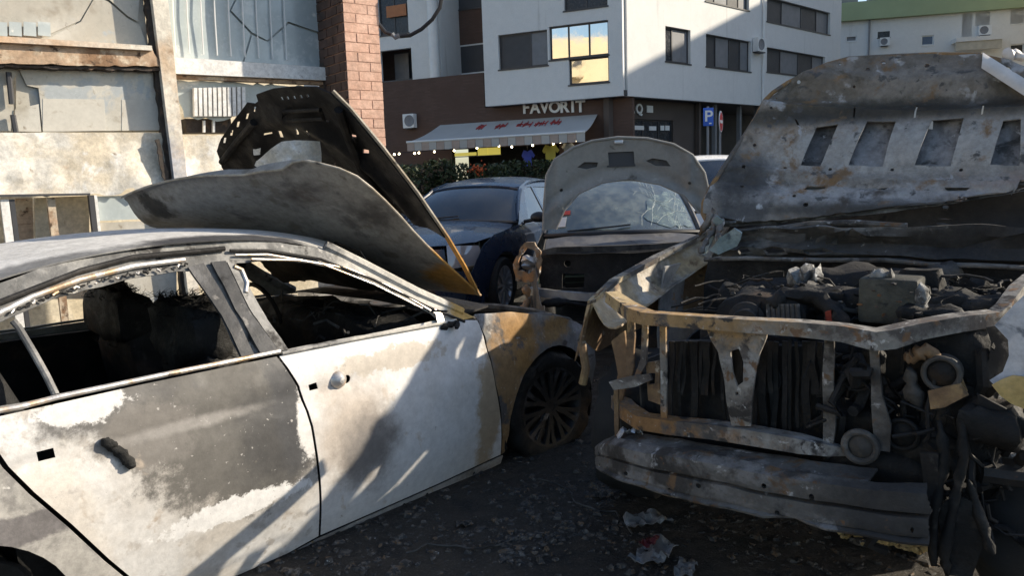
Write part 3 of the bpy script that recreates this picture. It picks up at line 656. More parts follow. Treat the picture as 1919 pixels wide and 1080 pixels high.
for i in range(56):
    z = .02+i*.0775
    if i % 2: segs = [(0, .10, 0, .21), (.11, .32, 0, .09), (0, .10, .22, .43), (0, .10, .44, .52)]
    else: segs = [(0, .21, 0, .10), (.22, .32, 0, .10), (0, .10, .11, .32), (0, .10, .33, .52)]
    for a0, a1, b0, b1 in segs:
        d = rnd.uniform(-.0015, .0015); bm = bmesh.new(); pbox(bm, a0+d, a1+d*2, b0+d, b1, z, z+.070); obj('brick', bm, M_brickp, pil, smooth=False)
    for a0, a1, b0, b1 in ([(-.012, -.002, .008, .20), (-.012, -.002, .212, .50)] if i % 2 else [(-.012, -.002, .008, .098), (-.012, -.002, .11, .31), (-.012, -.002, .322, .50)]):
        d = rnd.uniform(-.0015, .0015); bm = bmesh.new(); pbox(bm, a0+d, a1+d, b0, b1, z+.002, z+.068); obj('brick', bm, M_brickd, pil, smooth=False)
# cable loop hanging by the pillar
cl = [at_y(x, y, 6.9) for x, y in ((640, -40), (668, 0), (690, 18), (706, 40), (722, 60), (744, 68), (768, 66), (790, 54), (810, 36), (824, 14), (830, -20), (832, -60))]
cb = empty('hanging_cable', (cl[5].x, cl[5].y, 0), label='loop of black cable hanging from above beside the brick pillar', cat='cable')
tube('cable', [p-cb.location for p in cl], .017, M_black, cb, seg=7)
tube('tie', [p-cb.location for p in (at_y(735, 63, 6.88), at_y(741, 70, 6.88), at_y(748, 66, 6.88))], .022, M_shut, cb, seg=6)
# ================================================================ burnt white saloon
SO = Vector((-.40, 4.965, -.096)); STH = R(46.95)
sed = empty('burnt_saloon_car', SO, STH, label='burnt out white saloon car with bonnet skin peeled back onto its roof', cat='car')
SF = Vector((math.cos(STH), math.sin(STH), 0)); SL = Vector((-math.sin(STH), math.cos(STH), 0))
def yside(x, z):
    if z < .93:
        y = .905-.06*max(0, (.55-z)/.35)**2-.045*max(0, (z-.60)/.33)**2
        if z > .70: y -= .016*max(0, 1-abs(z-.80)/.05)          # crease under the shoulder
    else: y = .86-.24*(z-.93)/.47
    y -= .12*max(0, (x+.35)/1.2)**2+.10*max(0, (-x-2.6)/1.2)**2
    return y
def spx(x, y, yl=None):
    """photo pixel -> (x, z) in the saloon's own coordinates, on its right flank or on a plane y=yl"""
    yy = -.9
    for _ in range(30):
        p = at_plane(x, y, SO+SL*yy, SL)-SO; lx, lz = p.dot(SF), p.z
        yy = .5*yy+.5*(-yside(lx, lz) if yl is None else yl)
    return (lx, lz)
def SPX(pts, yl=None): return [spx(x, y, yl) for x, y in pts]
rs = lambda x, z, o=0.: (x, -yside(x, z)-o, z)       # right flank (towards the viewer)
ls = lambda x, z, o=0.: (x, yside(x, z)+o, z)
def both(name, ol, mt, holes=(), o=0., **k):
    a = panel(name, ol, lambda x, z: rs(x, z, o), mt, sed, holes, **k)
    panel(name, ol, lambda x, z: ls(x, z, o), M_sed_far, sed, holes, **k); return a
M_sed_far = burnt('saloon_far_side', (.45, .44, .42), [('n', 2, .4, .6, GREY), ('n', 4, .55, .7, SOOT)])
PALE = (.655, .645, .635)
M_rdoor = burnt('rear_door_paint', PALE, [('n', 3, .45, .65, (.58, .54, .49)), ('n', 14, .56, .66, (.48, .45, .42)),
    ('p', (-1.95, -.9, .72), (.50, .5, .40), (.42, .39, .355), .5, 4, .5), ('p', (-2.02, -.9, .93), (.62, .5, .13), (.125, .120, .115), .45, 9, .16), ('p', (-1.93, -.9, .70), (.37, .5, .30), (.135, .128, .118), .75, 13, .20), ('p', (-2.30, -.9, .80), (.17, .5, .12), (.18, .168, .155), .8, 9, .2), ('p', (-1.80, -.9, .66), (.20, .5, .20), (.075, .073, .072), .7, 7, .5), ('p', (-1.73, -.9, .80), (.09, .5, .30), (.075, .075, .078), .6, 7, .3), ('p', (-2.15, -.9, .80), (.25, .5, .02), (.28, .265, .25), .8, 8, .6),
    ('p', (-1.66, -.9, .66), (.05, .5, .16), (.70, .68, .66), .9, 10, .15), ('p', (-2.0, -.9, .42), (.28, .5, .05), (.72, .71, .70), 1.2, 11, .10), ('n', 46, .645, .70, (.42, .40, .38)), ('n', 19, .66, .74, (.50, .48, .46)), ('p', (-2.47, -.9, .95), (.14, .5, .055), (.62, .61, .60), 1.0, 11, .1), ('n', 4, .64, .72, (.40, .34, .28))], rough=(.5, .8), bump=.14, grain=.6)
M_fdoor = burnt('front_door_paint', (.68, .672, .665), [('n', 2.2, .45, .7, (.62, .60, .575)), ('n', 7, .6, .72, (.55, .49, .43)), ('p', (-1.45, -.9, .60), (.18, .5, .24), (.50, .44, .385), .8, 6, .6),
    ('p', (-1.36, -.9, .47), (.15, .5, .15), (.20, .185, .175), .9, 6, .7), ('p', (-1.15, -.9, .86), (.3, .5, .05), (.55, .50, .44), 1.4, 12, .1), ('p', (-.58, -.9, .45), (.08, .5, .35), (.42, .33, .23), 1.1, 8, .3), ('n', 50, .68, .72, (.35, .31, .27)), ('n', 20, .66, .72, (.42, .38, .34))], rough=(.5, .8), bump=.12, grain=.5)
M_fender = burnt('rusty_fender', (.20, .20, .195), [('n', 3, .45, .6, (.30, .30, .31)), ('p', (-.33, -.85, .80), (.17, .5, .26), (.32, .185, .07), 1., 7, .4), ('p', (-.46, -.85, .5), (.1, .5, .4), (.28, .175, .085), .9, 7, .5), ('p', (.0, -.85, .80), (.14, .5, .07), (.30, .19, .08), 1.2, 9, .4), ('n', 9, .56, .68, (.18, .12, .07)), ('n', 6, .56, .64, (.10, .09, .085)), ('n', 22, .62, .7, (.42, .38, .33))], bump=.3)
M_quart = burnt('quarter_paint', (.36, .345, .32), [('n', 2.2, .45, .62, (.46, .44, .41)), ('n', 6, .56, .7, (.22, .21, .20)), ('n', 30, .65, .72, (.55, .53, .50)), ('p', (-2.8, -.9, .6), (.3, .5, .06), (.16, .15, .15), .9, 6, .2)], bump=.2)
M_roof = burnt('roof_ash', (.60, .59, .57), [('n', 2.5, .45, .62, (.66, .65, .63)), ('n', 5, .56, .70, (.44, .43, .41)), ('p', (-1.80, -.58, 1.42), (.42, .12, .3), (.055, .055, .06), .7, 5, .35), ('p', (-2.5, -.58, 1.4), (.3, .1, .3), (.2, .2, .2), .8, 5, .4), ('n', 30, .66, .74, (.2, .19, .18))], bump=.25)
M_pillar = burnt('sooty_pillar', (.055, .056, .06), [('n', 3, .45, .6, (.12, .12, .125), (1, 1, .3)), ('n', 9, .56, .7, (.022, .022, .024)), ('n', 20, .6, .7, (.22, .21, .20))], bump=.4)
M_railm = burnt('side_frame_metal', (.13, .13, .13), [('n', 5, .42, .58, (.30, .295, .285)), ('n', 8, .54, .66, SOOT), ('n', 16, .6, .7, (.45, .43, .40)), ('p', (-.95, -.7, 1.12), (.45, .5, .3), (.50, .48, .44), .7, 7, .25), ('p', (-.62, -.8, 1.0), (.12, .5, .12), (.62, .38, .12), .7, 9, .2)], bump=.4)
M_trim = burnt('blistered_chrome', (.62, .60, .58), [('n', 6, .45, .6, (.60, .42, .26)), ('n', 14, .55, .65, (.8, .8, .8)), ('n', 9, .62, .72, (.10, .09, .085))], rough=(.25, .5), metal=.55, bump=.15)
# flank panels
gapf = [(-1.738, .975), (-1.679, .84), (-1.644, .662), (-1.627, .468), (-1.602, .188), (-1.594, .13)]
gapr = [(-2.775, .905), (-2.74, .815), (-2.684, .715), (-2.59, .573), (-2.486, .403), (-2.40, .275), (-2.33, .12)]
rhole = SPX([(68, 848), (100, 840), (104, 858), (72, 866)]); fh1 = SPX([(578, 722), (593, 717), (596, 729), (580, 733)]); fh2 = arc(*spx(650, 711), .019, 0, 360, 12)[:-1]
rd = [(x-.006, z) for x, z in gapf]+[(-1.75, .105), (-2.0, .10), (-2.25, .105)]+[(x+.008, z) for x, z in reversed(gapr)]+[(-2.80, .972), (-2.3, .978)]
fd_front = [(-.600, .945), (-.575, .83), (-.558, .718), (-.535, .58), (-.505, .44), (-.47, .28), (-.445, .168)]
fd = [(x+.006, z) for x, z in reversed(gapf)]+[(-1.3, .972), (-.9, .962), (-.68, .958)]+fd_front+[(-.9, .145), (-1.3, .135)]
both('rear_door', rd, M_rdoor, [rhole], cell=.05); both('front_door', fd, M_fdoor, [fh1, fh2], cell=.05)
arch_f = arc(-.045, .335, .372, 190, -10, 22)
fen = [(x+.010, z) for x, z in fd_front]+[(-.415, .17)]+arch_f+[(.345, .30), (.40, .52), (.385, .64), (.33, .745), (.24, .80), (.013, .878), (-.338, .944), (-.56, .975), (-.60, .975)]
both('front_fender', fen, M_fender, cell=.04, dent=.006, dscale=9)
arch_r = arc(-2.95, .25, .365, 15, 190, 20)
qr = [(x-.008, z) for x, z in gapr]+[(-2.40, .13), (-2.585, .20)]+arch_r+[(-3.34, .12), (-3.75, .25), (-3.80, .6), (-3.78, .95), (-3.5, 1.03), (-2.85, 1.0), (-2.80, .975)]
both('rear_quarter', qr, M_quart, cell=.06)
# sill with drain holes
hs = [arc(x, .075+.05*(x+1.9)*.5, .011, 0, 360, 8)[:-1] for x in (-2.1, -1.95, -1.82, -1.68, -1.55, -1.5, -1.1, -.95, -.62)]
M_sill = burnt('sill_metal', (.40, .38, .36), [('n', 4, .45, .6, (.22, .2, .18)), ('n', 9, .58, .68, (.30, .20, .10)), ('n', 5, .62, .72, SOOT)])
both('sill', [(-2.40, .10), (-2.25, .085), (-1.75, .085), (-1.6, .11), (-1.3, .118), (-.9, .128), (-.44, .15), (-.41, .15), (-.41, .10), (-.9, .06), (-1.6, .02), (-2.4, -.01)], M_sill, hs, o=-.012, cell=.08)
both('sill_underside', [(-2.42, -.005), (-1.6, .022), (-.9, .062), (-.41, .10), (-.41, .085), (-.9, .03), (-1.6, -.02), (-2.42, -.05)], M_soot, o=-.05, cell=.2)
# greenhouse: frame with both window openings
wr = SPX([(0, 606), (100, 562), (250, 522), (330, 510)])+[(-1.965, 1.345), (-1.935, 1.32), (-1.905, 1.07), (-1.89, .995), (-2.3, .995), (-2.85, 1.0), (-2.93, 1.06), (-2.86, 1.18)]
wr = [wr[0]]+wr[1:]; wf = [(-1.80, 1.335), (-1.775, 1.357), (-1.643, 1.352), (-1.469, 1.328), (-1.265, 1.268), (-1.042, 1.143), (-.875, 1.02), (-.84, .982), (-1.3, .985), (-1.715, .992), (-1.735, 1.02)]
ro = [(-.60, .958), (-.64, .985), (-.869, 1.105), (-1.124, 1.262), (-1.369, 1.382), (-1.617, 1.437), (-1.852, 1.455), (-2.174, 1.452), (-2.5, 1.412), (-2.8, 1.33), (-3.1, 1.20), (-3.4, 1.06), (-3.4, 1.035), (-2.82, .978), (-2.3, .982), (-1.6, .982), (-.9, .967)]
both('window_frame', ro, M_railm, [wr, wf], o=-.012, cell=.05, dent=.004, dscale=14)
# pillars, seals and bright trim on the near side (each a strip of its own)
def rstrip(name, pts, mt, o, w=None, r=None, parent=sed):
    if r: return tube(name, [rs(x, z, o) for x, z in pts], r, mt, parent, seg=8)
    return panel(name, pts, lambda x, z: rs(x, z, o), mt, parent, cell=.05, t=.012, dent=.004, dscale=12)
rstrip('pillar_cover', SPX([(352, 500), (382, 492), (440, 590), (478, 668), (455, 674), (415, 590)]), M_pillar, .002)
rstrip('pillar_cover', SPX([(394, 490), (420, 488), (470, 590), (520, 657), (488, 666), (440, 580)]), M_pillar, .010)
rstrip('pillar_cover', SPX([(424, 490), (445, 498), (500, 600), (540, 655), (522, 658), (474, 590)]), M_railm, .004)
rstrip('window_trim', SPX([(-60, 612), (0, 586), (60, 556), (150, 524), (250, 499), (345, 487)]), M_trim, .004, r=.011)
rstrip('window_trim', SPX([(-60, 779), (40, 761), (110, 743), (300, 703), (450, 673), (522, 658)]), M_trim, .010, r=.010)
rstrip('window_trim', SPX([(526, 662), (680, 632), (820, 607), (852, 600)]), M_railm, .010, r=.008)
rstrip('roof_seal', SPX([(-60, 590), (60, 543), (150, 508), (250, 482), (360, 472), (420, 466)]), M_soot, .004, r=.011)
for q in (([(430, 470), (500, 470), (600, 486), (700, 525), (800, 575), (870, 603)], .007), ([(440, 478), (500, 477), (600, 494), (700, 533), (790, 578)], .005), ([(470, 486), (560, 488), (650, 503), (740, 543), (815, 588)], .006)):
    rstrip('roof_seal' if q[1] == .007 else 'frame_bead', SPX(q[0]), M_soot if q[1] == .007 else M_trim, .004, r=q[1])
rstrip('quarter_divider', SPX([(28, 603), (38, 615), (66, 662), (90, 705), (108, 742)]), M_railm, -.02, r=.012)
rstrip('seal_remnant', SPX([(438, 500), (452, 506), (462, 530), (460, 548)]), M_trim, .004, r=.010)
rnd = random.Random(4)
for i in range(26):                       # blistered beads left along the rear window's upper rail
    x = 20+i*13; y = spl([(0, 596), (100, 553), (250, 512), (345, 499)], x)
    a, b_ = spx(x, y), spx(x+rnd.uniform(4, 12), spl([(0, 596), (100, 553), (250, 512), (345, 499)], x+8)+rnd.uniform(-5, 6))
    rstrip('seal_remnant', [a, ((a[0]+b_[0])/2, (a[1]+b_[1])/2+rnd.uniform(-.008, .008)), b_], M_soot if i % 3 else M_trim, .004, r=rnd.uniform(.003, .006))
# door handle remains
def lump(name, pts, rr, mt, seed, parent=sed, amp=.3):
    rnd = random.Random(seed); bm = bmesh.new(); P = []
    for i in range(len(pts)-1):
        a, b_ = Vector(pts[i]), Vector(pts[i+1])
        P += [a.lerp(b_, t/4) for t in range(4)]
    P.append(Vector(pts[-1])); add_tube(bm, P, [rr*(.45 if i in (0, len(P)-1) else 1)*rnd.uniform(1-amp, 1+amp) for i in range(len(P))], 9)
    for v in bm.verts: v.co += Vector((noise.noise(v.co*60), noise.noise(v.co*60+Vector((5, 5, 5))), noise.noise(v.co*60+Vector((9, 1, 3)))))*rr*.45
    return obj(name, bm, mt, parent, angle=60)
hp = SPX([(192, 822), (208, 838), (222, 848), (236, 862), (248, 876)])
lump('melted_handle', [rs(x, z, .012) for x, z in hp], .017, M_char, 3, amp=.12); lump('melted_handle', [rs(*spx(206, 846), .008), rs(*spx(220, 838), .014), rs(*spx(240, 858), .01)], .012, M_char, 9, amp=.2)
lump('melted_handle', [rs(*spx(190, 828), .01), rs(*spx(204, 826), .02), rs(*spx(214, 838), .012)], .013, M_char, 4)
bm = bmesh.new(); hx, hz = spx(634, 712)
add_lathe(bm, [(.001, -.03), (.012, -.028), (.022, -.016), (.036, -.006), (.040, .004)], Matrix.Translation(rs(hx, hz, .004)), 24); obj('handle_cup', bm, M_trim, sed)
lump('melted_mirror', [rs(*spx(826, 616), .0), rs(*spx(838, 608), .02), rs(*spx(850, 604), .03), rs(*spx(842, 614), .05)], .016, M_char, 7)
panel('mirror_base', SPX([(812, 578), (826, 588), (832, 606), (818, 608)]), lambda x, z: rs(x, z, .012), M_trim, sed, cell=.03, t=.008)
# roof
ZR = [(-1.02, 1.375), (-1.15, 1.412), (-1.4, 1.458), (-1.8, 1.487), (-2.1, 1.483), (-2.5, 1.447), (-2.9, 1.362), (-3.15, 1.27)]
def edge_z(x): return spl([(a, b_) for a, b_ in ro[1:12]], x)
def roofp(x, y):
    zc = spl(ZR, x); ze = min(edge_z(x)+.004, zc-.01); t = min(1, abs(y)/.60); return (x, y, zc+(ze-zc)*t**2.6)
rfo = [(-1.02, 0), (-1.06, .3), (-1.16, .50), (-1.30, .595), (-1.8, .603), (-2.4, .60), (-2.9, .58), (-3.1, .5), (-3.12, 0), (-3.1, -.5), (-2.9, -.58), (-2.4, -.60), (-1.8, -.603), (-1.30, -.595), (-1.16, -.50), (-1.06, -.3)]
panel('roof', rfo, roofp, M_roof, sed, cell=.06, t=.006)
panel('headliner', [(x*.99-.015, y*.95) for x, y in rfo], lambda x, y: (roofp(x, y)[0], y, roofp(x, y)[2]-.045), M_soot, sed, cell=.15, t=.006)
# bonnet: inner frame still standing, skin fallen back
HD = Vector((-.63, 0, .777)).normalized(); HN = Vector((.777, 0, .63)).normalized(); H0 = Vector((-.475, 0, 1.045))
def hpx(x, y, base=None, n=HN, d=HD):
    if base is None:
        uv = (0, 1.)
        for _ in range(6): uv = hpx(x, y, H0+HN*hcrown(*uv), n, d)
        return uv
    wn = SF*n.x+SL*n.y+Vector((0, 0, n.z)); wb = SO+SF*base.x+SL*base.y+Vector((0, 0, base.z))
    p = at_plane(x, y, wb, wn)-SO; l = Vector((p.dot(SF), p.dot(SL), p.z)); return (l.y, (l-base).dot(d))
def hcrown(u, v): return .06*(1-min(1.3, abs(u)/.75)**2)+.03*math.sin(min(1, max(0, v/1.35))*math.pi)
def hmap(u, v, o=0.): return H0+Vector((0, u, 0))+HD*v+HN*(hcrown(u, v)+o)

# inner frame of the bonnet: outline and punched openings read off the photo on its own plane
def hp_(pts): return [hpx(x, y) for x, y in pts]
def quad(x, y, w, h, lean=0.): return hp_([(x-w/2-lean, y+h/2), (x+w/2-lean, y+h/2), (x+w/2+lean, y-h/2), (x-w/2+lean, y-h/2)])
fo = [(-.73, .0), (-.765, .22), (-.775, .42), (-.77, .71), (-.755, 1.0), (-.735, 1.22), (-.70, 1.315), (-.62, 1.355), (-.4, 1.365), (-.21, 1.368), (-.03, 1.352), (.0, 1.315), (.06, 1.30), (.12, 1.315), (.35, 1.235), (.6, 1.14), (.76, 1.06), (.83, .95), (.80, .6), (.76, .3), (.73, 0)]
holes = [hp_([(478, 309), (487, 295), (505, 280), (525, 268), (552, 261), (601, 263), (604, 285), (604, 312), (560, 318)]), hp_([(698, 372), (716, 373), (723, 400), (716, 403)]),
         quad(501, 251, 13, 5), quad(524, 253, 9, 15, -2), quad(559, 243, 5, 17), quad(582, 245, 6, 16), quad(486, 279, 12, 13), quad(661, 257, 12, 6), quad(686, 284, 13, 8), quad(611, 229, 5, 4), quad(629, 309, 4, 12), quad(706, 357, 5, 14), quad(741, 376, 5, 10),
         hp_([(720, 395), (742, 391), (744, 400), (728, 403)]), hp_([(724, 408), (746, 406), (748, 414), (730, 416)])]
holes += [quad(x, y, 4.5, 11, 1) for x, y in ((422, 262), (435, 248), (447, 232), (462, 219), (477, 205))]
holes += [quad(x, 183-(x-530)*.08, 4, 7, -1.5) for x in (530, 541, 553, 565, 577)]
M_hframe = burnt('sooty_frame', (.010, .010, .011), [('n', 5, .52, .66, (.024, .024, .026)), ('n', 14, .66, .74, (.06, .058, .055))], rough=(.45, .8), bump=.35, spec=.25)
def hfmap(u, v):
    rib = .022*max(0, math.sin(u*9.5))*max(0, math.sin(v*7.)) - .030*max(0, 1-abs(math.hypot(u/.62, (v-.35)/.85)-1)/.10)
    return hmap(u, v, rib)
hf = panel('bonnet_frame', fo, hfmap, M_hframe, sed, holes, cell=.035, t=.007, angle=50)
M_flange = burnt('bonnet_flange', (.46, .42, .36), [('n', 5, .45, .6, (.34, .29, .22)), ('n', 12, .6, .7, (.12, .11, .10)), ('p', (-.62, -.75, 1.2), (.2, .4, .26), (.52, .27, .07), .6, 8, .3)])
ed = [hmap(u, v, .006) for u, v in [(-.735, .0), (-.77, .22), (-.78, .42), (-.775, .71), (-.76, 1.0), (-.738, 1.22), (-.705, 1.32)]]
tube('bonnet_flange', ed, .016, M_flange, hf, prof=[(1, .25), (1, -.25), (-1, -.25), (-1, .25)], up=HN)
tube('frame_rib', [hmap(*hpx(x, y), -.02) for x, y in ((640, 200), (660, 260), (680, 310), (720, 370), (790, 450))], .022, M_hframe, hf)
tube('frame_rib', [hmap(*hpx(x, y), -.02) for x, y in ((480, 225), (450, 260), (420, 300))], .02, M_hframe, hf)
rc = [hmap(*hpx(x, y), -.022) for x, y in ((538, 204), (606, 200), (612, 217), (536, 221))]
tube('frame_rib', rc, .010, M_hframe, hf, closed=True)
# skin
NE = [Vector(p) for p in ((-.45, -.735, 1.048), (-.672, -.74, 1.226), (-.875, -.74, 1.408), (-1.061, -.735, 1.587), (-1.234, -.73, 1.715), (-1.38, -.60, 1.775), (-1.44, -.50, 1.79))]
FEc = [Vector(p) for p in ((-.47, .735, 1.03), (-.75, .74, 1.16), (-1.05, .74, 1.30), (-1.33, .74, 1.40), (-1.56, .73, 1.465), (-1.655, .72, 1.56), (-1.69, .70, 1.69))]
def poly_at(P, t):
    t = min(max(t, 0), 1)*(len(P)-1); i = min(int(t), len(P)-2); f = t-i
    return Vector([spl([(j, P[j][k]) for j in range(len(P))], i+f) for k in range(3)])
def skin(t, w):
    p = poly_at(NE, t).lerp(poly_at(FEc, t), w); b = math.sin(math.pi*w)
    p += Vector((-.10, 0, .035))*b*min(1, t*2)*.8 + Vector((.03, 0, -.04))*math.exp(-((w-.20)/.05)**2)*min(1, t*1.5)*.35
    p += Vector((-.02, 0, -.05))*max(0, t-.9)/.1
    return p+Vector((noise.noise(p*3), 0, noise.noise(p*3+Vector((3, 3, 3)))))*.008
M_skin = burnt('bonnet_skin', (.33, .315, .295), [('n', 2.2, .42, .62, (.40, .38, .35)), ('n', 4, .54, .68, (.17, .16, .155)), ('p', (-1.2, -.35, 1.7), (.14, .12, .10), (.13, .10, .08), 1.3, 9, .6), ('p', (-1.0, -.6, 1.55), (.1, .15, .12), (.13, .12, .115), 1.3, 9, .6), ('n', 6, .55, .66, (.22, .20, .17)), ('n', 3, .58, .72, (.40, .385, .36)), ('p', (-1.6, .5, 1.6), (.1, .1, .09), (.05, .05, .05), 1., 9, .25), ('p', (-.58, -.7, 1.12), (.26, .25, .12), (.52, .27, .07), .6, 7, .25), ('n', 24, .66, .74, (.12, .11, .1))], rough=(.5, .75), bump=.15)
panel('bonnet_skin', [(0, 0), (1, 0), (1.0, .2), (1.01, .5), (1.0, .8), (.97, 1.0), (0, 1)], skin, M_skin, sed, cell=.05, t=.005)
tube('skin_hem', [skin(t_/14, 0.0) for t_ in range(15)]+[skin(1, w_/12) for w_ in range(1, 13)], .0065, M_flange, sed)
# cabin: seats, dash, floor, pillars of the far side show through the openings
def charred_block(name, c, s, seed, parent=sed, mt=M_char, amp=.05, rot=0., fray=0, subd=5):
    bm = bmesh.new(); bmesh.ops.create_cube(bm, size=1); bmesh.ops.subdivide_edges(bm, edges=bm.edges[:], cuts=subd, use_grid_fill=True)
    Mx = Matrix.Translation(c) @ Matrix.Rotation(rot, 4, 'Y')
    for v in bm.verts:
        q = v.co.copy(); k = 1-.22*(abs(q.x*2)**4*abs(q.z*2)**4+abs(q.y*2)**4*abs(q.z*2)**4)
        p = Vector((q.x*s[0]*k, q.y*s[1]*k, q.z*s[2])); n_ = noise.noise(p*9+Vector((seed, seed*2, 1))); v.co = Mx @ (p+p.normalized()*amp*n_)
    o = obj(name, bm, mt, parent, angle=60)
    if fray:
        rnd = random.Random(seed); b2 = bmesh.new(); src = [v.co.copy() for v in o.data.vertices if v.co.z > c[2]+s[2]*.25]
        for _ in range(fray):
            a = rnd.choice(src); add_tube(b2, [a, a+Vector((rnd.gauss(0, .02), rnd.gauss(0, .02), rnd.uniform(.005, .02))), a+Vector((rnd.gauss(0, .025), rnd.gauss(0, .025), rnd.uniform(.015, .045)))], [.002, .0016, .0005], 4)
        obj('frayed_wire', b2, M_char, o, kind='stuff')
    return o
for y in (-.40, .40):
    charred_block('front_seat', (-1.80, y, .72), (.20, .48, .62), 11 if y < 0 else 5, rot=-.25, fray=160)
    charred_block('head_rest', (-1.90, y, 1.06), (.16, .46, .26), 21 if y < 0 else 8, fray=240)
    charred_block('seat_cushion', (-1.5, y, .38), (.5, .48, .16), 31+y)
charred_block('rear_seat', (-2.70, 0, .80), (.24, 1.36, .86), 17, rot=-.3, fray=120); charred_block('rear_cushion', (-2.42, 0, .38), (.5, 1.3, .18), 19)
charred_block('head_rest', (-2.80, -.38, 1.10), (.12, .46, .26), 23, fray=80); charred_block('head_rest', (-2.80, .38, 1.10), (.12, .5, .26), 27, fray=80)
charred_block('dashboard', (-.92, 0, .84), (.38, 1.42, .30), 33, amp=.09, subd=8, fray=60)
for x, y, z, r_ in ((-1.12, .38, .93, .19),):
    bm = bmesh.new(); ctr = Vector((x, y, z)); add_tube(bm, [ctr+Vector((-.05*math.sin(a), r_*math.cos(a), r_*math.sin(a))) for a in [i*math.pi/12 for i in range(24)]], .013, 8, True)
    add_tube(bm, [ctr, ctr+Vector((.3, 0, -.12))], .02, 8); add_tube(bm, [ctr+Vector((0, -r_, 0)), ctr+Vector((0, r_, 0))], .012, 6); obj('steering_wheel', bm, M_char, sed)
rnd = random.Random(77)
bm = bmesh.new()
for i in range(70):
    a = Vector((rnd.uniform(-1.15, -.85), rnd.uniform(-.7, .7), rnd.uniform(.86, 1.0))); b_ = a+Vector((rnd.gauss(0, .1), rnd.gauss(0, .15), rnd.gauss(0, .05)))
    add_tube(bm, [a, a.lerp(b_, .5)+Vector((0, 0, rnd.uniform(-.03, .04))), b_], rnd.uniform(.003, .009), 5)
obj('burnt_wiring', bm, M_grime, sed, kind='stuff')
box('cabin_floor', (-1.8, 0, .12), (2.6, 1.55, .06), M_char, sed)
for s_ in (-1, 1):
    panel('door_inner', [(-2.7, .15), (-.6, .15), (-.66, .93), (-2.75, .95)], lambda x, z: (x, s_*(yside(x, z)-.10), z), M_char, sed, cell=.3, t=.02, dent=.015)
panel('firewall', rect(-.78, .78, .15, .93), lambda y, z: (-.52, y, z), M_char, sed, cell=.2, t=.02, dent=.02)
panel('cowl', [(-.42, -.76), (-.64, -.80), (-.70, -.4), (-.72, 0), (-.70, .4), (-.64, .80), (-.42, .76)], lambda x, y: (x, y, .985+.03*(1-(y/.8)**2)), M_soot, sed, cell=.12, t=.01, dent=.01)
for s_ in (-1, 1): tube('windscreen_pillar', [(-.66, s_*.80, .99), (-.9, s_*.74, 1.12), (-1.15, s_*.66, 1.28), (-1.32, s_*.60, 1.385)], .028, M_railm, sed)
M_wscr = burnt('sooty_windscreen', (.030, .027, .023), [('n', 3, .45, .65, (.055, .048, .040)), ('n', 8, .58, .7, (.015, .014, .013))], rough=(.4, .7), bump=.3)
panel('sooty_windscreen', jag([(-.93, .98), (-.93, .20), (-.5, .30), (-.1, .24), (.4, .36), (.93, .24), (.93, .98)], .06, .02, 5), lambda u, v: Vector((-.72+.10*(1-u*u), u*.72, 1.0)).lerp(Vector((-1.10+.05*(1-u*u), u*.58, 1.375-.03*u*u)), v)+Vector((-.03, 0, -.04))*math.sin(math.pi*v), M_wscr, sed, cell=.1, t=.006, dent=.02, dscale=4)
# engine bay and bare front end
charred_block('engine', (-.05, 0, .55), (.55, .8, .42), 41, amp=.09, subd=8); box('radiator', (.50, 0, .42), (.06, 1.2, .46), M_soot, sed, bev=.01)
for s_ in (-1, 1):
    tube('strut_tower', [(-.08, s_*.55, .3), (-.12, s_*.53, .86)], .11, M_grime, sed, seg=12); tube('chassis_rail', [(-.5, s_*.45, .33), (.6, s_*.45, .35)], .05, M_grime, sed, prof=[(1, 1), (1, -1), (-1, -1), (-1, 1)], up=(0, 0, 1))
    tube('upper_rail', [(-.5, s_*.70, .90), (.1, s_*.68, .83), (.52, s_*.55, .72)], .035, M_grime, sed)
tube('front_crossmember', [(.52, -.56, .72), (.60, -.2, .74), (.60, .2, .74), (.52, .56, .72)], .03, M_grime, sed)
tube('bumper_beam', [(.55, -.62, .38), (.70, -.3, .40), (.72, 0, .40), (.70, .3, .40), (.55, .62, .38)], .06, M_alu, sed, prof=[(1, .9), (1, -.9), (-1, -.9), (-1, .9)], up=(0, 0, 1))
box('boot_floor', (-3.3, 0, .3), (.9, 1.4, .06), M_char, sed)
panel('boot_lid', [(-3.15, -.6), (-3.75, -.66), (-3.80, 0), (-3.75, .66), (-3.15, .6)], lambda x, y: (x, y, 1.03-.05*(y/.7)**2-(x+3.15)**2*.3), M_roof, sed, cell=.1)
panel('rear_panel', rect(-.75, .75, .25, .98), lambda y, z: (-3.79+.06*(y/.75)**2, y, z), M_quart, sed, cell=.15)
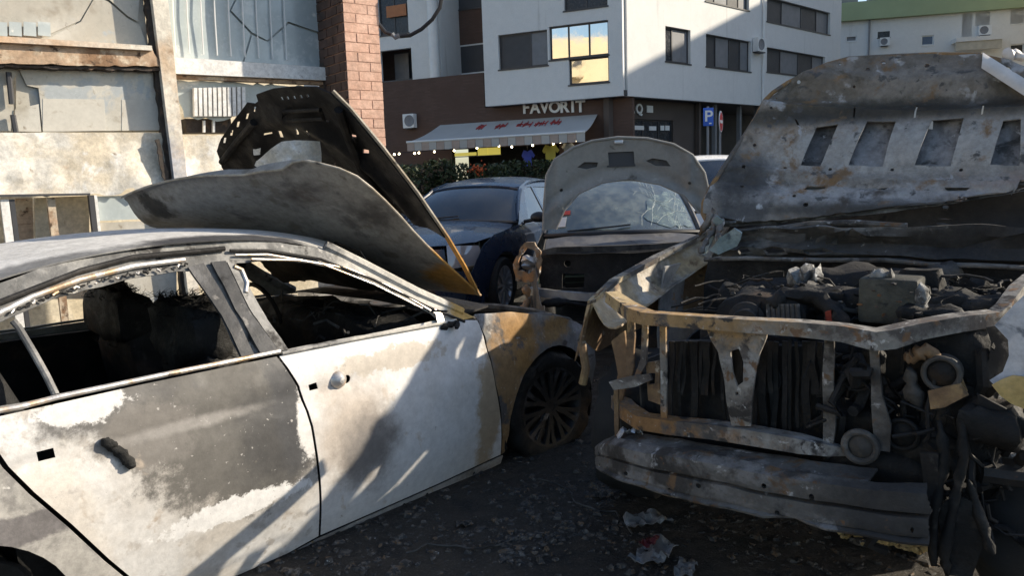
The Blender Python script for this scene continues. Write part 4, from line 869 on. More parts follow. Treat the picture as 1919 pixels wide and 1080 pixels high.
# wheels
def wheel(parent, c, side, RT, WT, RR, nsp, mt_t, mt_r, spin=.2, burnt_tyre=False, name='wheel', steer=0., dbl=True):
    """axle along y; side=-1 means its outer face looks to -y"""
    M = Matrix.Translation(c) @ Matrix.Rotation(steer, 4, 'Z'); s = side; bm = bmesh.new()
    add_lathe(bm, [(RR*.96, -s*WT*.4), (RR*.90, -s*WT*.3), (RR*.88, s*WT*.1), (RR*.93, s*WT*.34), (RR*1.0, s*WT*.42), (RR*1.01, s*WT*.45), (RR*.95, s*WT*.44), (RR*.90, s*WT*.36), (RR*.87, s*WT*.05), (RR*.3, -s*WT*.06), (.001, -s*WT*.06)], M, 40)
    add_lathe(bm, [(.001, s*WT*.36), (RR*.13, s*WT*.36), (RR*.16, s*WT*.30), (RR*.16, s*WT*.05)], M, 20)
    w = obj(name, bm, mt_r, parent)
    for i in range(nsp):
        a0 = spin+2*math.pi*i/nsp; b = bmesh.new()
        for da in ((-.075, .075) if dbl else (0,)):
            pts = [(RR*.12, WT*.33, da*.2), (RR*.45, WT*.36, da*.8), (RR*.75, WT*.37, da*1.35), (RR*.96, WT*.38, da*1.7)]
            P = [M @ Vector((r_*math.cos(a0+d*1.1), s*y_, r_*math.sin(a0+d*1.1))) for r_, y_, d in pts]
            add_tube(b, P, [RR*.055, RR*.05, RR*.055, RR*.075] if dbl else [RR*.11, RR*.085, RR*.08, RR*.10], prof=[(1, .8), (1, -.8), (-1, -.8), (-1, .8)], up=M.to_3x3() @ Vector((0, s, 0)))
        obj('spoke', b, mt_r, w)
    bm = bmesh.new(); seg = 56
    pr = [(RR*.97, -.42), (RT*.93, -.5), (RT*.985, -.42), (RT, -.2), (RT, .2), (RT*.985, .42), (RT*.93, .5), (RR*1.02, .46), (RR*.97, .42)]
    add_lathe(bm, [(a, s*b_*WT) for a, b_ in pr], M, seg)
    for v in bm.verts:
        if burnt_tyre: v.co += (v.co-Vector(c))*.10*noise.noise(v.co*14)
        if v.co.z < c[2]-RT*.965: v.co.z = c[2]-RT*.965
    obj('tyre', bm, mt_t, w, angle=50); return w
M_rimb = burnt('burnt_rim', (.030, .030, .031), [('n', 6, .5, .65, (.07, .07, .075)), ('n', 12, .62, .72, (.22, .22, .23))], rough=(.35, .6), metal=.4)
wheel(sed, (-.03, -.78, .345), -1, .325, .22, .232, 10, M_char, M_rimb, burnt_tyre=True, steer=R(-6)); wheel(sed, (-.03, .78, .345), 1, .325, .22, .232, 10, M_char, M_rimb, burnt_tyre=True)
wheel(sed, (-2.95, -.74, .30), -1, .27, .2, .22, 10, M_char, M_rimb, burnt_tyre=True); wheel(sed, (-2.95, .80, .34), 1, .32, .22, .23, 10, M_char, M_rimb, burnt_tyre=True)
for x in (-.045, -2.95):
    for s_ in (-1, 1):
        panel('wheel_housing', rect(-20, 200, .50, .86), lambda a, y: (x+.40*math.cos(R(a)), s_*y, .33+.40*math.sin(R(a))), M_char, sed, cell=14, cellv=.2, t=.006)
# ================================================================ parked and half burnt cars behind
class CarShape:
    """outer surfaces of a small car; x forward with the front axle at 0, y left, z up"""
    def __init__(s, L, Wd, H, wb, belt=.92, hoodz=.92, nose=.78, cowl=-.52, hdr=-1.25, rear_hdr=None, front=.80):
        s.L, s.W, s.H, s.wb, s.belt, s.hoodz, s.nose, s.cowl, s.hdr, s.front = L, Wd, H, wb, belt, hoodz, nose, cowl, hdr, front
        s.back = front-L; s.rh = rear_hdr if rear_hdr is not None else s.back+.55
    def y(s, x, z):
        w = s.W/2
        if z < s.belt: y = w-.06*max(0, (.55-z)/.4)**2-.05*max(0, (z-.62)/.32)**2-.012*max(0, 1-abs(z-.76)/.06)
        else: y = w-.055-.26*(z-s.belt)/.5
        return y-.16*max(0, (x+.15)/.95)**2.2-.12*max(0, (-x-s.wb+.1)/.8)**2
    def roof(s, x, y):
        t = (x-s.rh)/(s.hdr-s.rh); zc = s.H-.10*(max(0, t-.55)/.45)**2-.07*(max(0, .45-t)/.45)**2
        return (x, y, zc-.055*(abs(y)/.6)**2.6)
    def hood(s, x, y):
        t = (x-s.cowl)/(s.front-.05-s.cowl); return (x, y, s.hoodz+.07-(s.hoodz+.06-s.nose)*max(0, t)**1.7-.05*(abs(y)/.7)**2.4)
    def screen(s, u, v):            # u -1..1 across, v 0..1 up the windscreen
        b = Vector((s.cowl-.10+.16*(1-u*u)*.6-.10*abs(u)**3, u*(s.W/2-.12), s.hoodz+.07-.03*u*u)); t = Vector((s.hdr+.03*(1-u*u), u*.60, s.H-.11-.05*abs(u)**2.6))
        p = b.lerp(t, v); p += Vector((.03, 0, .03))*math.sin(math.pi*v); return p
def side(c, name, ol, mt, parent, holes=(), o=0., sides=(1, -1), cell=.07, **k):
    r_ = None
    for s_ in sides: r_ = panel(name, ol, lambda x, z: (x, s_*(c.y(x, z)+o), z), mt, parent, holes, cell=cell, **k)
    return r_
def build_car(root, c, mt, M_gl, M_trimm, M_rim, mirrors=True, hood=True, front=True, light_mt=None, rt=.315, plain_wheels=False, nsp=7):
    bk = c.back; ra = -c.wb
    af = arc(0, .32, .37, 185, -8, 18); ar = arc(ra, .32, .37, 185, -8, 18)
    dfx = -.62; bx = -1.62; rx = ra+.42
    lamp = [(.52, .60), (.66, .55), (.70, .68), (.50, .76), (.30, .78)]
    fen = [(dfx, .22), (-.40, .22)]+af+[(.40, .20), (.72, .22), (.76, .45), (.74, .56), (.66, .545), (.58, .66), (.42, .80), (.2, c.hoodz-.04), (-.3, c.hoodz+.0), (dfx, c.belt+.01)]
    side(c, 'front_fender', fen, mt, root)
    side(c, 'front_door', [(dfx-.008, .22), (dfx-.008, c.belt+.01), (-1.2, c.belt+.005), (bx, c.belt+.005), (bx, .22)], mt, root)
    side(c, 'rear_door', [(bx-.008, .22), (bx-.008, c.belt+.005), (rx-.30, c.belt+.015), (rx-.15, .70), (rx, .45), (rx+.02, .22)], mt, root)
    q = [(rx+.012, .22), (rx-.008, .45), (rx-.158, .70), (rx-.308, c.belt+.015), (bk+.10, c.belt+.02), (bk+.04, .6), (bk+.06, .25), (ra-.45, .20)]+list(reversed([p for p in ar]))
    side(c, 'rear_quarter', q[:8]+ar, mt, root)
    side(c, 'sill', [(-.42, .21), (rx+.05, .21), (rx+.05, .14), (-.42, .14)], M_black, root, o=-.01)
    # greenhouse frame and side glass
    zt = c.H-.135
    wf = [(-.95, c.belt+.03), (-1.33, zt-.03), (-1.50, zt), (bx-.02, zt), (bx-.02, c.belt+.03)]
    wr = [(bx-.10, c.belt+.03), (bx-.10, zt), (c.rh+.25, zt-.03), (c.rh-.02, zt-.14), (bk+.42, c.belt+.05)]
    fr_ = [(-.56, c.belt-.0), (-.66, c.belt+.05), (c.hdr+.02, c.H-.125), (-1.6, c.H-.055), (-2.2, c.H-.06), (c.rh+.1, c.H-.10), (c.rh-.05, c.H-.15), (bk+.12, c.belt+.03), (bk+.2, c.belt), (bx, c.belt-.005)]
    side(c, 'window_frame', fr_, mt, root, [wf, wr], o=-.004)
    side(c, 'side_window', wf, M_gl, root, o=-.012, t=.003); side(c, 'side_window', wr, M_gl, root, o=-.012, t=.003)
    panel('roof', [(c.hdr, 0), (c.hdr-.03, .5), (c.hdr-.09, .60), (-1.7, .615), (-2.2, .61), (c.rh, .59), (c.rh-.05, 0), (c.rh, -.59), (-2.2, -.61), (-1.7, -.615), (c.hdr-.09, -.60), (c.hdr-.03, -.5)], c.roof, mt, root, cell=.08, t=.006)
    ws = panel('windscreen', rect(-.97, .97, 0, 1), c.screen, M_gl, root, cell=.12, t=.004)
    for s_ in (-1, 1): tube('screen_pillar', [c.screen(s_, v/6) for v in range(7)], .028, mt, root)
    tube('screen_header', [c.screen(u/6, 1.0) for u in range(-6, 7)], .02, mt, root)
    tube('screen_base', [c.screen(u/6, 0.0)+Vector((.01, 0, -.015)) for u in range(-6, 7)], .025, M_black, root)
    tube('wiper', [c.screen(-.7, .02)+Vector((.02, 0, .01)), c.screen(-.1, .05)+Vector((.02, 0, .015)), c.screen(.1, .08)+Vector((.02, 0, .01))], .008, M_black, root)
    panel('rear_window', rect(-.9, .9, 0, 1), lambda u, v: Vector((c.rh-.04, u*.56, c.H-.13)).lerp(Vector((bk+.12, u*.66, c.belt+.08)), v), M_gl, root, cell=.2)
    panel('tailgate', rect(-.9, .9, .3, c.belt+.08), lambda u, z: (bk+.10-.05*(1-u*u), u*(c.W/2-.12), z), mt, root, cell=.15)
    box('cabin_floor', (-1.6, 0, .2), (2.6, c.W-.25, .05), M_black, root)
    for y in (-.36, .36):
        for x in (-1.5, -2.35):
            bm = bmesh.new(); add_box(bm, (x-.1, y, .80), (.14, .46, .62)); add_box(bm, (x+.14, y, .46), (.5, .48, .14)); bmesh.ops.bevel(bm, geom=bm.edges[:], offset=.05, segments=2, affect='EDGES'); obj('seat', bm, M_dkgrey, root)
            box('head_rest', (x-.13, y, 1.20), (.09, .26, .17), M_dkgrey, root, bev=.035)
    box('dashboard', (-.82, 0, .84), (.34, c.W-.42, .22), M_black, root, bev=.06)
    bm = bmesh.new(); ctr = Vector((-1.08, .36, .95)); add_tube(bm, [ctr+Vector((-.06*math.sin(a), .17*math.cos(a), .17*math.sin(a))) for a in [i*math.pi/12 for i in range(24)]], .014, 8, True); add_tube(bm, [ctr+Vector((0, -.17, 0)), ctr+Vector((0, .17, 0))], .02, 6); obj('steering_wheel', bm, M_black, root)
    for s_ in (-1, 1):
        if not mirrors: break
        m = tube('mirror_stalk', [(-.78, s_*(c.W/2-.06), c.belt+.03), (-.76, s_*(c.W/2+.05), c.belt+.05)], .022, M_black, root)
        bm = bmesh.new(); bmesh.ops.create_uvsphere(bm, u_segments=16, v_segments=10, radius=1)
        for v in bm.verts: v.co = Vector((v.co.x*(.10 if v.co.x > 0 else .04)-.77, s_*(c.W/2+.13)+v.co.y*.105, c.belt+.08+max(-.85, v.co.z)*.065))
        obj('mirror', bm, M_black, root); side(c, 'door_handle', [(-1.42, .80), (-1.56, .80), (-1.56, .83), (-1.42, .83)], mt, root, o=.018, sides=(s_,), t=.015)
    for x, rw in ((0, 1), (ra, 1)):
        for s_ in (-1, 1): wheel(root, (x, s_*(c.W/2-.11), rt), s_, rt, .205, rt*.70, nsp, M_rubber, M_rim)
    if hood:
        panel('bonnet', [(c.cowl, 0), (c.cowl-.04, .4), (c.cowl-.10, .74), (-.3, c.W/2-.055), (.1, c.W/2-.075), (.40, c.W/2-.17), (.60, .50), (.70, .25), (.725, 0), (.70, -.25), (.60, -.50), (.40, -c.W/2+.17), (.1, -c.W/2+.075), (-.3, -c.W/2+.055), (c.cowl-.10, -.74), (c.cowl-.04, -.4)], c.hood, mt, root, cell=.08, t=.006)
    if front:
        def nosep(u, z):
            x0 = c.front-.02-.30*abs(u)**2.4; return (x0-.05*max(0, (z-.5)/.3)**2-.02, u*(c.W/2-.07), z)
        panel('front_bumper', [(-1, .2), (1, .2), (1, .52), (.62, .56), (.57, c.nose-.01), (-.57, c.nose-.01), (-.62, .56), (-1, .52)], nosep, mt, root, [[(-.5, .24), (.5, .24), (.45, .36), (-.45, .36)], [(-.5, .58), (.5, .58), (.48, .67), (-.48, .67)]], cell=.08)
        for z0 in (.27, .31, .60, .64): tube('grille_bar', [Vector(nosep(u/8, z0))+Vector((-.015, 0, 0)) for u in range(-4, 5)], .008, M_black, root)
        panel('grille_back', [(-.55, .2), (.55, .2), (.55, .70), (-.55, .70)], lambda u, z: Vector(nosep(u, z))+Vector((-.05, 0, 0)), M_black, root, cell=.2)
        for s_ in (-1, 1):
            hl = panel('headlight', [(.64, .575), (.96, .60), (.99, .66), (.93, .79), (.60, c.nose+.03)], lambda u, z: Vector(nosep(s_*u, z))+Vector((.015-.22*max(0, u-.7), 0, 0)), light_mt or M_gl, root, cell=.06)
            bm = bmesh.new(); p = Vector(nosep(s_*.76, .66))+Vector((-.02, 0, 0)); add_lathe(bm, [(.001, 0), (.03, .01), (.05, .04)], Matrix.Translation(p) @ Matrix.Rotation(R(-90), 4, 'Z'), 16); obj('reflector', bm, M_alu, hl)
M_navy = plain('navy_paint', (.010, .022, .050), .28, spec=.4, var=.04, vs=1., coat=.5); M_carglass = glass('car_glass', (.30, .36, .36), .10, .02, (.3, .3, .28), .06)
M_rimsil = plain('silver_rim', (.5, .5, .52), .35, metal=.7)
M_lamp = plain('headlamp_lens', (.35, .38, .42), .08, spec=.8, metal=.3)
# --- navy hatchback
BO = at_z(933, 590, 0); BTH = R(249)
blue = empty('navy_car', (0, 0, 0), BTH, label='undamaged navy blue hatchback parked behind the peeled bonnet', cat='car')
cs = CarShape(4.15, 1.76, 1.47, 2.55)
fwl = Matrix.Rotation(BTH, 3, 'Z') @ Vector((0, .80, 0)); blue.location = (BO.x-fwl.x, BO.y-fwl.y, 0)
blue.scale = (1.07, 1.05, 1.075)
build_car(blue, cs, M_navy, M_carglass, M_black, M_rimsil, light_mt=M_lamp, nsp=8)
# --- white van-like car far behind
M_whitecar = plain('white_car_paint', (.75, .75, .76), .3, var=.03, coat=.6)
WP = at_y(1352, 400, 13.0); white = empty('white_car', (WP.x, WP.y, 0), R(262), label='white car parked far behind, only roof and windscreen seen between raised bonnets', cat='car')
build_car(white, CarShape(4.3, 1.8, 1.86, 2.6, belt=1.1, hoodz=1.08, nose=.9), M_whitecar, M_carglass, M_black, M_rimsil, light_mt=M_lamp)
# --- grey hatchback with raised bonnet and burnt front
GTH = R(266); GO = Vector((1.02, 6.72, 0))
grey = empty('grey_hatchback', GO, GTH, label='grey hatchback facing the camera with raised bonnet, cracked windscreen and no bumper', cat='car')
GF = Vector((math.cos(GTH), math.sin(GTH), 0)); GL = Vector((-math.sin(GTH), math.cos(GTH), 0))
M_greyp = burnt('grey_car_paint', (.10, .10, .105), [('n', 4, .5, .65, (.16, .155, .15)), ('n', 9, .6, .7, (.05, .05, .05))], rough=(.35, .6), bump=.1, grain=.5)
M_crack = glass('cracked_glass', (.55, .68, .66), .16, .06, (.45, .52, .50), .22, 6.)
gs = CarShape(3.95, 1.72, 1.62, 2.5, belt=.95, hoodz=.97, hdr=-1.4)
build_car(grey, gs, M_greyp, M_crack, M_black, M_rimsil, mirrors=False, hood=False, front=False)
def gpx(x, y, X):
    """pixel -> (y, z) in the grey car's own plane x=X"""
    p = at_plane(x, y, GO+GF*X, GF)-GO; return (p.dot(GL), p.z)
def GP(x, y, X): a = gpx(x, y, X); return Vector((X, a[0], a[1]))
# bonnet: plane leaning forward a little from the hinge
gb0 = Vector((-.40, 0, 1.06)); gbd = Vector((.12, 0, 1)).normalized(); gbn = Vector((1, 0, -.12)).normalized()
def gbx(x, y):
    wn = GF*gbn.x+Vector((0, 0, gbn.z)); wb = GO+GF*gb0.x+Vector((0, 0, gb0.z)); p = at_plane(x, y, wb, wn)-GO
    l = Vector((p.dot(GF), p.dot(GL), p.z)); return (l.y, (l-gb0).dot(gbd))
def gbm(u, v, o=0.): return gb0+Vector((0, u, 0))+gbd*v+gbn*(o-.08*(1-(u/.75)**2)-.05*math.sin(max(0, v)*2.4))
B_ = lambda pts: [gbx(x, y) for x, y in pts]
gout = B_([(1018, 432), (1020, 380), (1024, 330), (1040, 300), (1075, 278), (1110, 266), (1160, 259), (1215, 261), (1265, 272), (1300, 292), (1322, 325), (1330, 365), (1326, 405), (1310, 400), (1285, 368), (1240, 348), (1180, 338), (1130, 345), (1085, 365), (1058, 395), (1042, 430)])
gh = [B_([(1141, 288), (1190, 286), (1192, 312), (1143, 315)]), B_([(1082, 316), (1096, 306), (1122, 307), (1120, 316), (1100, 320)]), B_([(1213, 304), (1226, 299), (1252, 303), (1260, 314), (1232, 314)]), [(gbx(1052, 359)[0]+.016*math.cos(a), gbx(1052, 359)[1]+.016*math.sin(a)) for a in [i*.785 for i in range(8)]], [(gbx(1294, 345)[0]+.016*math.cos(a), gbx(1294, 345)[1]+.016*math.sin(a)) for a in [i*.785 for i in range(8)]]]
M_gbon = burnt('bonnet_inner_grey', (.30, .295, .275), [('n', 3, .45, .65, (.24, .235, .22)), ('n', 8, .6, .72, (.38, .37, .35)), ('n', 6, .64, .74, (.12, .11, .10))], rough=(.35, .6), bump=.08, grain=.4)
def gbmr(u, v):
    r_ = .025*math.exp(-((v-.40+.22*(u/.7)**2)/.035)**2)-.020*math.exp(-((v-.55+.30*(u/.7)**2)/.05)**2)+.02*math.exp(-((abs(u)-.60)/.04)**2)
    return gbm(u, v, r_)
gbon = panel('bonnet', gout, gbmr, M_gbon, grey, gh, cell=.04, t=.006, angle=50)
def skinoff(u, v): return gbm(u, v, -.045)
panel('bonnet_skin', [(x*.99, y) for x, y in gout], skinoff, M_greyp, grey, cell=.06, t=.005)
tube('bonnet_edge', [gbm(*gbx(x, y), .004) for x, y in ((1018, 432), (1020, 380), (1024, 330), (1040, 300), (1075, 278), (1110, 266), (1160, 259), (1215, 261), (1265, 272), (1300, 292), (1322, 325), (1330, 365), (1326, 405))], .012, M_gbon, gbon)
tube('bonnet_lip', [gbm(*gbx(x, y), .016) for x, y in ((1042, 430), (1058, 395), (1085, 365), (1130, 345), (1180, 338), (1240, 348), (1285, 368), (1310, 400))], .010, M_gbon, gbon)
box('latch', gbm(*gbx(1161, 268), .03), (.02, .08, .035), M_alu, gbon, bev=.006)
box('bonnet_pad', gbm(*gbx(1166, 300), -.02), (.01, .26, .15), M_dkgrey, gbon)
# stickers on the screen, cracks
def scr(u, v, o=.008): return gs.screen(u, v)+Vector((o, 0, o*.8))
for u0, v0, w, h, mt in ((-.84, .10, .10, .16, M_white), (-.80, .30, .10, .07, plain('red_sticker', (.45, .06, .05), .6))):
    panel('screen_sticker', rect(u0, u0+w, v0, v0+h), scr, mt, grey, cell=.05, t=.001)
rnd = random.Random(9); bm = bmesh.new()
for cx, cy, n_ in ((.52, .50, 7), (.74, .30, 5)):
    for i in range(n_):                       # branching cracks running out from two impacts
        a = i*6.283/n_+rnd.uniform(-.3, .3); P = [(cx, cy)]
        for j in range(7):
            a += rnd.uniform(-.35, .35); P.append((P[-1][0]+.045*math.cos(a), P[-1][1]+.07*math.sin(a)))
            if rnd.random() < .3:
                q = [P[-1]]; a2 = a+rnd.choice((-.8, .8))
                for k in range(3): q.append((q[-1][0]+.03*math.cos(a2), q[-1][1]+.05*math.sin(a2)))
                q = [(min(.93, u), min(.97, max(.02, v))) for u, v in q]; add_tube(bm, [scr(u, v, .005) for u, v in q], .0008, 4)
        P = [(min(.93, u), min(.97, max(.02, v))) for u, v in P]; add_tube(bm, [scr(u, v, .005) for u, v in P], .0011, 4)
obj('screen_crack', bm, plain('crack_white', (.55, .62, .60), .4), grey)
M_scrsheen = glass('screen_sheen', (.60, .72, .68), .2, .12, (.42, .52, .48), .30, 14.)  # cloudy greenish sheet that paints a reflection onto the screen
panel('screen_sheen', jag([(.30, .20), (.55, .06), (.90, .05), (.93, .50), (.80, .72), (.55, .62), (.38, .45)], .05, .03, 7), lambda u, v: scr(u, v, .004), M_scrsheen, grey, cell=.1, t=.001)
# cowl, slam panel, burnt headlight, bars
panel('cowl_cover', rect(-.72, .72, 0, 1), lambda y, t: (-.55+.33*t, y, 1.02-.10*t-.05*(y/.7)**2), M_greyp, grey, cell=.1, t=.01, dent=.01)
panel('cowl_dark', rect(-.70, .70, 0, 1), lambda y, t: (-.22+.08*t, y, .915-.09*t), M_soot, grey, cell=.15, t=.01)
tube('slam_panel', [GP(x, y, .42)+Vector((-.10*abs(gpx(x, y, .42)[0]/.7)**2, 0, 0)) for x, y in ((1010, 478), (1040, 470), (1100, 467), (1160, 465), (1230, 462), (1290, 458))], .028, M_grime, grey, prof=[(1, .8), (1, -.8), (-1, -.8), (-1, .8)], up=(0, 0, 1))
panel('front_panel', [gpx(x, y, .36) for x, y in ((1012, 480), (1290, 468), (1290, 552), (1012, 556))], lambda y, z: (.36-.12*(y/.7)**2, y, z), M_soot, grey, [[gpx(x, y, .36) for x, y in ((1055, 515), (1095, 513), (1095, 540), (1055, 542))], arc(*gpx(1063, 496, .36), .028, 0, 360, 10)[:-1]], cell=.08, t=.01, dent=.015)
tube('bumper_bar', [GP(x, y, .50)+Vector((-.14*abs(gpx(x, y, .5)[0]/.7)**2, 0, 0)) for x, y in ((992, 552), (1040, 556), (1100, 558), (1180, 556), (1300, 548))], .035, M_alu, grey, prof=[(1, .9), (1, -.9), (-1, -.9), (-1, .9)], up=(0, 0, 1))
M_bhead = burnt('melted_headlight', (.26, .19, .13), [('n', 9, .45, .6, (.42, .22, .10)), ('n', 14, .56, .66, (.60, .58, .54)), ('n', 7, .6, .7, (.07, .05, .04))], bump=.5)
hl = panel('headlight_shell', jag([gpx(x, y, .40) for x, y in ((972, 470), (985, 455), (1002, 455), (1014, 475), (1016, 505), (1008, 525), (985, 532), (965, 528), (962, 500))], .03, .008, 3), lambda y, z: (.40-.5*max(0, abs(y)-.68), y, z), M_bhead, grey, [jag([gpx(x, y, .40) for x, y in ((974, 482), (988, 466), (1004, 474), (1006, 500), (992, 515), (970, 510))], .03, .008, 4)], cell=.04, t=.02, dent=.02, dscale=12)
a = Vector((.33, *gpx(990, 492, .33))); lump('reflector', [a+Vector((0, .03, .04)), a, a+Vector((.02, -.02, -.05))], .05, M_alu, 5, hl, .4)
lump('melted_trim', [GP(985, 535, .42), GP(990, 560, .42), GP(980, 585, .42)], .035, M_bhead, 12, grey, .5); lump('melted_trim', [GP(1012, 570, .46), GP(1060, 566, .46), GP(1110, 575, .46)], .028, M_char, 13, grey, .5)
panel('bumper_shell', rect(-.7, .7, .18, .36), lambda y, z: (.62-.25*abs(y/.7)**2.5, y, z), M_char, grey, cell=.1, t=.01, dent=.03)
# ================================================================ burnt off-roader on the right
VO = Vector((.90, 2.72, 0)); VA = Vector((.79, -.613, 0)).normalized(); VB = Vector((.613, .79, 0)).normalized()
suv = empty('burnt_off_roader', VO, 0, label='burnt out off-road vehicle with bare front frame and flipped back bonnet', cat='car')
suv.rotation_euler.z = math.atan2(VA.y, VA.x)      # own x runs across (to the photo's right), own y runs backwards
def V(x, y, b):
    """pixel -> own coordinates (u across, b back, z) on the plane b behind the radiator frame"""
    p = at_plane(x, y, VO+VB*b, VB)-VO; return Vector((p.dot(VA), b, p.z))
def vq(pts, b): return [(V(x, y, b).x, V(x, y, b).z) for x, y in pts]
M_vrail = burnt('frame_rail_ash', (.25, .235, .21), [('n', 4, .46, .62, (.36, .345, .325)), ('n', 8, .55, .68, (.17, .16, .15)), ('p', (-.55, .05, 1.02), (.50, .5, .12), (.38, .25, .12), 1.2, 7, .4), ('p', (-.85, .15, 1.05), (.22, .5, .3), (.50, .38, .21), 1., 7, .4), ('p', (-.45, 0, .55), (.40, .5, .10), (.30, .165, .07), 1.2, 7, .4), ('n', 5, .52, .60, (.12, .105, .095)), ('n', 11, .54, .62, (.055, .05, .047)), ('n', 18, .58, .66, (.20, .12, .07)), ('n', 30, .60, .68, (.50, .48, .45)), ('n', 3, .56, .66, (.09, .085, .08))], bump=.45)
M_vbeam = burnt('beam_ash_and_shade', (.13, .122, .112), [('n', 3, .46, .62, (.23, .22, .21), (1, 1, 3)), ('n', 6, .50, .62, (.055, .050, .046)), ('n', 10, .55, .66, (.16, .095, .05)), ('p', (-.35, -.1, .62), (.3, .4, .03), (.38, .19, .06), .9, 8, .3), ('n', 14, .60, .68, (.45, .44, .43)), ('p', (.65, -.1, .4), (.38, .5, .4), (.045, .043, .042), .6, 5, .35), ('n', 24, .62, .7, (.16, .09, .05))], bump=.45)  # ash and rust; the black patch paints the shadow on the right end
M_rusty = burnt('rusty_sheet', (.22, .14, .08), [('n', 4, .42, .6, (.40, .27, .13)), ('n', 8, .54, .66, (.10, .075, .055)), ('n', 16, .6, .7, (.48, .42, .33))], bump=.45)
def vstrip(name, pix, b, mt, t=.012, holes=(), cell=.05, bend=None, dent=.006, parent=suv):
    return panel(name, vq(pix, b), lambda u, z: Vector((u, b+(bend(u, z) if bend else 0), z)), mt, parent, [vq(h, b) for h in holes], cell=cell, t=t, dent=dent, dscale=9)
sq = [(1, .8), (1, -.8), (-1, -.8), (-1, .8)]
# radiator frame
tube('upper_crossmember', [V(1146, 556, .26), V(1165, 570, .20), V(1190, 588, .09), V(1215, 596, .03), V(1260, 599, 0), V(1330, 604, -.02), V(1400, 609, -.03), V(1500, 615, -.02), V(1580, 623, 0), V(1640, 636, .02), V(1670, 632, .03), V(1720, 618, .07), V(1790, 605, .14), V(1862, 596, .25)], [.030, .032, .034, .032, .030, .030, .030, .032, .034, .040, .040, .034, .032, .030], M_vrail, suv, prof=sq, up=(0, 0, 1))
tube('crossmember_lip', [V(1165, 560, .23), V(1215, 586, .06), V(1330, 594, .02), V(1500, 604, .02), V(1640, 622, .05), V(1790, 592, .18)], .012, M_vrail, suv, prof=[(2, .3), (2, -.3), (-2, -.3), (-2, .3)], up=(0, 0, 1))
M_lbeam = M_vrail
tube('lower_crossmember', [V(1160, 752, .20), V(1178, 772, .12), V(1205, 790, .05), V(1260, 798, .02), V(1340, 806, .0), V(1420, 818, 0), V(1500, 832, .0), V(1550, 841, .02), V(1600, 848, .08)], [.036, .036, .036, .036, .036, .036, .034, .026, .012], M_lbeam, suv, prof=sq, up=(0, 0, 1))
vstrip('frame_post', [(1236, 604), (1247, 604), (1250, 800), (1238, 798)], .02, M_vrail)
vstrip('frame_post', [(1176, 590), (1189, 596), (1188, 690), (1180, 716), (1172, 716)], .10, M_rusty)
vstrip('frame_post', [(1205, 600), (1216, 602), (1214, 680), (1200, 706), (1190, 708), (1204, 670)], .08, M_vrail)
vstrip('latch_support', [(1322, 606), (1440, 612), (1438, 632), (1425, 660), (1420, 690), (1408, 796), (1372, 796), (1360, 700), (1350, 660), (1335, 636)], -.01, M_vrail, holes=[[(1371, 658), (1386, 654), (1396, 680), (1397, 714), (1386, 722), (1378, 700)], [(1384, 732), (1389, 732), (1389, 738), (1384, 738)]], bend=lambda u, z: -.02*math.sin(max(0, min(1, (z-.55)/.5))*math.pi), cell=.03)
vstrip('frame_post', [(1543, 622), (1562, 624), (1564, 800), (1560, 842), (1542, 840)], .03, M_vbeam); vstrip('frame_post', [(1628, 640), (1643, 640), (1652, 740), (1670, 800), (1668, 850), (1640, 845), (1632, 740)], .03, M_vbeam)
vstrip('headlight_bracket', [(1140, 716), (1180, 706), (1216, 700), (1222, 712), (1190, 726), (1150, 732)], .06, M_vrail)
vstrip('headlight_bracket', [(1148, 640), (1172, 620), (1180, 700), (1168, 760), (1150, 752), (1160, 700)], .16, M_rusty); vstrip('headlight_bracket', [(1210, 680), (1236, 676), (1238, 760), (1216, 752)], .09, M_rusty, holes=[[(1216, 700), (1228, 700), (1228, 720), (1216, 722)]])
vstrip('side_post', [(1150, 730), (1158, 728), (1160, 832), (1152, 832)], .1, M_rusty)
# bumper reinforcement: pressed beam with two ridges, swept along the front
bt = [(1126, 832, .10), (1150, 826, .02), (1210, 838, -.06), (1300, 853, -.10), (1400, 872, -.12), (1500, 890, -.12), (1600, 902, -.11), (1700, 912, -.09), (1748, 915, -.07)]
bb_ = [(1130, 868, .10), (1152, 884, .02), (1215, 905, -.06), (1300, 928, -.10), (1400, 951, -.12), (1500, 972, -.12), (1600, 990, -.11), (1700, 1006, -.09), (1748, 1010, -.07)]
BW = [(-.1, .05), (0, .035), (.09, -.012), (.38, -.018), (.42, .022), (.52, .022), (.56, -.016), (.84, -.024), (.87, .0), (1., -.045), (1.1, -.045)]
def lin(tab, x):
    for (x0, y0), (x1, y1) in zip(tab, tab[1:]):
        if x <= x1: return y0+(y1-y0)*(x-x0)/(x1-x0)
    return tab[-1][1]
def beam(t, w):
    a = Vector([spl([(i, V(*bt[i])[k]) for i in range(9)], t*8) for k in range(3)]); c = Vector([spl([(i, V(*bb_[i])[k]) for i in range(9)], t*8) for k in range(3)])
    p = a.lerp(c, w); p.y += lin(BW, w)-.02
    return p
bh = [[(t+.0065*math.cos(a_), w+.055*math.sin(a_)) for a_ in [i*.785 for i in range(8)]] for t, w in ((.05, .35), (.06, .80), (.12, .82), (.2, .78), (.3, .45), (.33, .88), (.40, .62), (.55, .30), (.58, .85), (.66, .35), (.8, .5), (.9, .75))]
bm_ = panel('bumper_beam', jag([(0, .06), (.015, 0), (.55, 0), (.60, .03), (.80, .02), (.97, .0), (1, .3), (.985, .6), (1, 1), (.7, 1.0), (.62, .93), (.55, 1), (0.02, 1), (0, .9)], .04, .006, 4), beam, M_vbeam, suv, bh, cell=.025, cellv=[.09, .23, .38, .42, .52, .56, .70, .84, .87], t=.010, dent=.007, dscale=7, angle=20)
